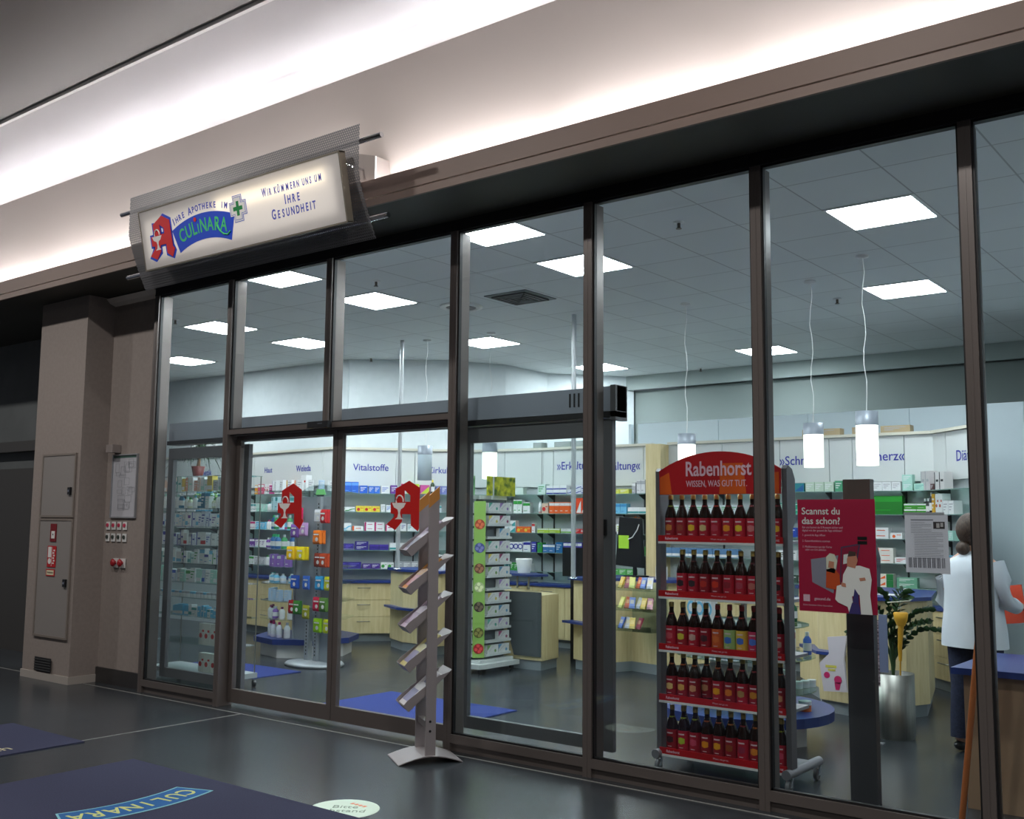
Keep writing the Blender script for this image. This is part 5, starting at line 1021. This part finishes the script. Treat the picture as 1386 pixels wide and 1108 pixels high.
nm_ = {Wt: 'white', LB: 'light blue', MT: 'mint', GY: 'grey', NV: 'navy', RD: 'red', TL: 'teal', GN: 'green', PU: 'purple', BL: 'blue'}
q = random.Random(21); cntd = 0
DL = ['top', 'second', 'third', 'fourth', 'fifth', 'sixth', 'seventh', 'eighth', 'ninth', 'bottom']
for li, z in enumerate(DZ):
    x = x0+.04; j = 0
    if li >= 7: x = .12 if li > 7 else x0+.3
    while x < x1-.08:
        c1, c2 = q.choice(pal[li]); tall = (.13 if li < 6 else .10)*q.uniform(.72, 1.08)
        if li in (8, 9): w, tall, c1, c2, st_ = .085, .17 if li == 9 else .19, (220, 218, 210), RD, 'dot'
        elif li == 1: w, st_ = .055, q.choice(['bottle', 'bottle', 'lines'])
        elif li == 6: w, st_, tall = .05, 'jar', .05
        else: w, st_ = q.choice([.04, .05, .06, .075]), q.choice(['lines', 'top', 'band', 'side'])
        tall = round(tall, 2)
        me = bot_mesh(w, max(tall, .05), c1, c2, st_) if st_ in ('bottle', 'jar') else box_mesh(w, tall, .06, c1, c2, st_)
        j += 1
        put(me, 'product_bottle' if st_ in ('bottle', 'jar') else 'product_carton', x, y0+.03+q.uniform(0, .02), z if li < 9 else .131, 0,
            '%s %s, %s from left on the %s shelf of the tall glass display' % (nm_.get(c2, 'pale') + ' marked' if c1 == Wt or li > 7 else nm_.get(c1, 'pale'), 'bottle' if st_ in ('bottle', 'jar') else 'box', ORD[j], DL[li]), 'bottle' if st_ in ('bottle', 'jar') else 'box', 'packs in the tall glass display')
        x += w+.006+(.01 if li == 1 else 0)
t = thing('dracaena_plant', 'thin-leaved plant in a dark red pot on top of the glass display', 'potted plant', (-.20, .68, 1.936))
b = B(); b.lathe([(.045, 0), (.065, .10), (.058, .10), (.05, .085), (.0, .085)], 18, cap=False); b.build('pot', mat('dark_red_pot', (110, 40, 34), .5), t)
b = B(); b.tube([(0, 0, .08), (.01, 0, .16), (0, .01, .24)], [.022, .014, .01], 8); b.build('trunk', mat('plant_bark', (110, 80, 50), .7), t)
b = B(); q = random.Random(4)
for k in range(34):
    a = q.uniform(0, 6.28); L = q.uniform(.22, .42); up_ = q.uniform(.03, .14); pr_ = Vector((0, .01, .235)); s = Vector((-math.sin(a), math.cos(a), 0)); vs = []
    for i in range(6):
        f_ = i/5; p = pr_+Vector((math.cos(a)*L*f_, math.sin(a)*L*f_, up_*math.sin(f_*2.6)*1.3-.16*f_*f_*(L/.3))); w = .011*(1-f_*.8); vs += [p-s*w, p+s*w]
    b._add(vs, [(2*i, 2*i+1, 2*i+3, 2*i+2) for i in range(5)], True)
b.build('leaves', LEAF, t)
# ---- octagonal glass tower on blue base
OX, OY = -.98, 2.80
t = thing('octagonal_display', 'octagonal glass shelf display on white base with blue top', 'display table', (OX, OY, 0), R(10))
b = B(); b.prism(disc(0, 0, .52, 8), 0, .15); b.build('base', WHITE, t); b = B(); b.prism(disc(0, 0, .60, 8), .15, .21); b.build('table_top', BLUETOP, t); b = B(); b.tube([(0, 0, .21), (0, 0, 1.86)], .03, 12); b.build('centre_post', STEEL, t)
OZ = [.42, .62, .82, 1.0, 1.20, 1.42, 1.64, 1.86]
for z in OZ: b = B(); b.prism(disc(0, 0, .54, 8), z-.01, z-.002); b.build('glass_shelf', SG, t)
q = random.Random(8)
opal = [((220, 214, 226), MG), (Wt, (140, 60, 110)), ((190, 214, 236), Wt), (LB, Wt), ((150, 110, 190), Wt), ((40, 100, 160), (60, 190, 120)), ((60, 150, 90), Wt), ((190, 220, 226), TL), (Wt, GY)]
for li, z in enumerate([.21]+OZ[:-1]+[1.86]):
    n = 11
    for k in range(n):
        a = R(-158+k*16+5*(li % 2)); c1, c2 = opal[li if q.random() < .7 else q.randrange(9)]; st_ = ['bottle', 'bottle', 'lines', 'bottle', 'top', 'bottle', 'bottle', 'top', 'lines'][li]
        h = [.17, .13, .12, .10, .13, .16, .16, .15, .12][li]; w = .07 if li < 6 else .06
        me = bot_mesh(w, h, c1, c2, st_) if st_ == 'bottle' else box_mesh(w, h, .05, c1, c2, st_)
        put(me, 'product_bottle' if st_ == 'bottle' else 'product_carton', OX+.45*math.cos(a), OY+.45*math.sin(a), z, a+R(90), '%s pack, %s around the %s of the octagonal display' % ({0: 'lilac', 1: 'white plum', 2: 'pale blue', 3: 'light blue', 4: 'purple', 5: 'blue green', 6: 'green', 7: 'pale teal', 8: 'white grey'}[li], ORD[k+1], 'base' if li == 0 else ORD[9-li]+' shelf'), 'bottle' if st_ == 'bottle' else 'box', 'packs on the octagonal display')
# ---- mats in the shop
SM2 = noise_mat('blue_mat_pile', (26, 44, 108), (34, 54, 126), 120, .95, bump=.3)
b = B(); b.prism([(1.70, .45), (3.13, .45), (3.13, 1.47), (1.70, 1.47)], 0, .008); o = b.build('entrance_mat', SM2); tag(o, 'blue entrance mat just inside the sliding doors', 'mat')
b = B(); b.prism([(-1.2, 1.15), (.15, 1.15), (.15, 1.75), (-1.2, 1.75)], 0, .008); o = b.build('entrance_mat', SM2); tag(o, 'blue mat behind the tall glass display at left', 'mat')
# window with greenery on the left rear wall
w = sthing('window_8', (-4.75, 4.15, 1.85)); b = B(); b.box(0, .75, 0, .02, 0, .30); b.build('daylight_pane', mat('daylit_pane', (214, 232, 240), .4, 0, .9), w)
b = B(); b.box(-.03, 0, -.02, .03, -.03, .33); b.box(.75, .78, -.02, .03, -.03, .33); b.box(0, .75, -.02, .03, .30, .33); b.box(0, .75, -.02, .03, -.03, 0); b.build('frame', GREYM, w)
t = thing('green_shrub', 'leafy green shrub in the window of the left rear wall', 'plant', (-4.35, 3.82, 1.82)); b = B(); q = random.Random(6)
for k in range(90):
    leaf_(b, (q.uniform(-.3, .3), q.uniform(-.05, .05), q.uniform(0, .26)), (q.uniform(-1, 1), -.5, q.uniform(-.5, 1)), (0, -1, .2), .07, .018)
b.build('leaves', noise_mat('bright_green_leaf', (70, 130, 50), (130, 180, 90), 9, .5), t); b = B(); b.lathe([(.06, -.10), (.08, 0), (.07, 0)], 12); b.build('pot', WHITE, t)
b = B(); b.box(-4.9, -3.95, 3.72, 3.94, 1.70, 1.718); o = b.build('window_shelf', WHITE); tag(o, 'white sill board under the left rear window', 'shelf')
# ================================================================== PERSON
COAT = noise_mat('white_coat_cloth', (206, 214, 222), (214, 221, 228), 6, .8)
SKIN = mat('skin', (206, 160, 136), .5)
t = thing('person', 'person in a white lab coat and dark jeans seen from behind holding a red folder', 'person', (6.47, 2.25, 0), R(-18)); t.scale = (.98, .98, .965)
bm_v = [(0, 0, .88), (0, 0, 1.08), (0, .01, 1.26), (0, .0, 1.36), (0, .01, 1.42), (0, .02, 1.49),
        (-.10, 0, .82), (-.11, .0, .47), (-.12, -.03, .09), (-.12, .10, .04), (.10, 0, .82), (.11, .0, .47), (.12, -.03, .09), (.13, .10, .04),
        (-.17, 0, 1.31), (-.22, .0, 1.06), (-.20, .14, .93), (-.18, .19, .90), (.17, 0, 1.31), (.22, .02, 1.06), (.20, .20, 1.02), (.18, .26, 1.02)]
bm_e = [(0, 1), (1, 2), (2, 3), (3, 4), (4, 5), (0, 6), (6, 7), (7, 8), (8, 9), (0, 10), (10, 11), (11, 12), (12, 13), (3, 14), (14, 15), (15, 16), (16, 17), (3, 18), (18, 19), (19, 20), (20, 21)]
rad = [.14, .12, .13, .075, .05, .055, .088, .062, .045, .035, .088, .062, .045, .035, .042, .038, .032, .028, .042, .038, .032, .028]
def skin_obj(name, vs, es, rads, m, parent, root=0, lv=2):
    me = bpy.data.meshes.new(name); me.from_pydata([Vector(v) for v in vs], es, []); o = bpy.data.objects.new(name, me); C.objects.link(o)
    sk = o.modifiers.new('skin', 'SKIN'); me.skin_vertices[0] if me.skin_vertices else None
    for i, r_ in enumerate(rads): me.skin_vertices[0].data[i].radius = (r_, r_)
    me.skin_vertices[0].data[root].use_root = True; sk.use_smooth_shade = True
    ss = o.modifiers.new('sub', 'SUBSURF'); ss.levels = lv; ss.render_levels = lv
    dg = bpy.context.evaluated_depsgraph_get(); dg.update(); m2 = bpy.data.meshes.new_from_object(o.evaluated_get(dg)); o.modifiers.clear(); o.data = m2; m2.materials.clear(); m2.materials.append(m)
    for p_ in m2.polygons: p_.use_smooth = True
    o.parent = parent; return o
# one continuous body: trunk, legs, arms, neck, head, and fingers rooted in the palms
vs = list(bm_v); es = list(bm_e); rads = list(rad)
for wr, px_, py_, pz_ in ((17, -.17, .23, .885), (21, .17, .30, 1.02)):
    for k, (dx, L) in enumerate(((-.026, .055), (-.009, .064), (.009, .06), (.026, .048))):
        a_ = len(vs); vs += [(px_+dx, py_+.015, pz_), (px_+dx, py_+.015+L*.6, pz_-.010), (px_+dx*.9, py_+.01+L, pz_-.030)]; es += [(wr, a_), (a_, a_+1), (a_+1, a_+2)]; rads += [.0095, .0085, .0075]
    a_ = len(vs); sg = 1 if px_ < 0 else -1; vs += [(px_+sg*.038, py_-.012, pz_), (px_+sg*.045, py_+.025, pz_-.012)]; es += [(wr, a_), (a_, a_+1)]; rads += [.011, .009]
body = skin_obj('body', vs, es, rads, SKIN, t)
def loft(name, rings, m, parent, n=24, cap=True):
    b = B(); vs = []; fs = []
    for cx, cy, z, rx, ry, *ph in rings:
        for k in range(n):
            a = 2*math.pi*k/n; w = 1+(.025*math.sin(6*a+z*4) if z < 1.0 else 0); vs.append((cx+rx*w*math.cos(a), cy+ry*w*math.sin(a), z))
    for i in range(len(rings)-1):
        for k in range(n): fs.append((i*n+k, i*n+(k+1) % n, (i+1)*n+(k+1) % n, (i+1)*n+k))
    b._add(vs, fs, True)
    if cap: b._add(vs[-n:], [tuple(range(n))])
    return b.build(name, m, parent)
loft('coat', [(0, 0, .74, .235, .175), (0, 0, .85, .225, .17), (0, 0, .98, .205, .16), (0, 0, 1.12, .20, .15), (0, 0, 1.24, .21, .15), (0, 0, 1.325, .20, .13), (0, .0, 1.365, .12, .10), (0, .005, 1.395, .068, .066), (0, .005, 1.41, .064, .062)], COAT, t)
for s, pts in ((-1, [(-.165, 0, 1.325), (-.215, 0, 1.20), (-.228, .0, 1.06), (-.21, .09, .98), (-.20, .14, .935)]), (1, [(.165, 0, 1.325), (.215, 0, 1.20), (.228, .02, 1.06), (.215, .12, 1.04), (.20, .19, 1.02)])):
    b = B(); b.tube(pts, [.070, .066, .060, .053, .048], 16); b.build('sleeve', COAT, t)
JEANS = noise_mat('dark_blue_denim', (28, 34, 58), (38, 46, 74), 60, .85)
for s in (-1, 1):
    b = B(); b.tube([(s*.09, 0, .90), (s*.10, 0, .80), (s*.107, 0, .60), (s*.11, 0, .45), (s*.118, -.02, .25), (s*.12, -.03, .10)], [.105, .102, .085, .073, .066, .062], 16); b.build('trouser_leg', JEANS, t)
    b = B(); b.sphere((s*.122, .03, .045), .05, 14, (.95, 2.3, .85)); b.build('shoe', BLACKP, t)
b = B(); b.sphere((0, .02, 1.545), .10, 24, (.80, .95, 1.16)); hd = b.build('head', SKIN, t)
b = B(); b.sphere((0, .118, 1.535), .016, 10, (.8, 1.1, 1.5)); b.build('nose', SKIN, hd)
b = B(); b.sphere((-.032, .103, 1.56), .011, 10); b.sphere((.032, .103, 1.56), .011, 10); b.build('eyes', mat('eye_dark', (40, 30, 26), .2), hd)
b = B(); b.sphere((0, .106, 1.497), .02, 10, (1, .4, .3)); b.build('mouth', mat('lip', (170, 90, 84), .5), hd)
b = B(); b.sphere((-.082, .02, 1.54), .024, 10, (.4, .8, 1.2)); b.sphere((.082, .02, 1.54), .024, 10, (.4, .8, 1.2)); b.build('ears', SKIN, hd)
HAIR = noise_mat('brown_hair', (58, 44, 36), (84, 66, 54), 40, .6, (4, 4, .6))
b = B(); b.sphere((0, -.006, 1.562), .108, 24, (.86, .93, 1.10)); b.build('hair', HAIR, t)
b = B(); b.sphere((-.02, -.07, 1.43), .045, 16, (1.1, .9, 1.1)); b.build('hair_bun', HAIR, t)
b = B(); b.box(.02, .30, .345, .355, .84, 1.10, Matrix.Rotation(R(-8), 4, 'Y')); o = b.build('red_folder', mat('folder_red_orange', (204, 70, 40), .5), None, (6.47, 2.25, 0), R(-18)); o.location = (6.47, 2.25, 0); tag(o, 'red orange folder held by the person at right', 'folder')
# ================================================================== FINISH
bpy.context.view_layer.update()
packs = [o for o in C.objects if o.name.startswith('product_carton')]
if len(packs) > 300:                 # beyond the 300 cartons that show largest: one object
    cl = cam.matrix_world.translation
    def size_(o): d_ = o.dimensions; return d_.x*d_.z/(o.matrix_world.translation-cl).length_squared*(0.3 if o.location.x < -3.8 or (2.28 < o.location.x < 3.62 and o.location.y > 5) else 1)
    packs.sort(key=size_, reverse=True); mats_ = []; b = B()
    for o in packs[300:]:
        idx = []
        for m in o.data.materials:
            if m not in mats_: mats_.append(m)
            idx.append(mats_.index(m))
        vs_ = [o.matrix_world @ v.co for v in o.data.vertices]; base_ = len(b.v); b.v += [tuple(v) for v in vs_]
        for p_ in o.data.polygons: b.f.append([i+base_ for i in p_.vertices]); b.mi.append(idx[p_.material_index]); b.sm.append(False)
        bpy.data.objects.remove(o)
    o = b.build('small_product_cartons', mats_); tag(o, 'remaining small cartons scattered over the wall shelves and glass displays', 'boxes'); o['kind'] = 'stuff'
for o in list(C.objects):            # things built in world coordinates get their empty moved to their base
    if o.type == 'EMPTY' and o.parent is None and tuple(o.location) == (0, 0, 0) and o.children:
        pts = [c.matrix_world @ Vector(v) for c in o.children if c.type == 'MESH' for v in c.bound_box]
        if not pts: continue
        cx = (min(p.x for p in pts)+max(p.x for p in pts))/2; cy = (min(p.y for p in pts)+max(p.y for p in pts))/2; z = min(p.z for p in pts)
        o.location = (cx, cy, z)
        for c in o.children: c.location = c.location-Vector((cx, cy, z))
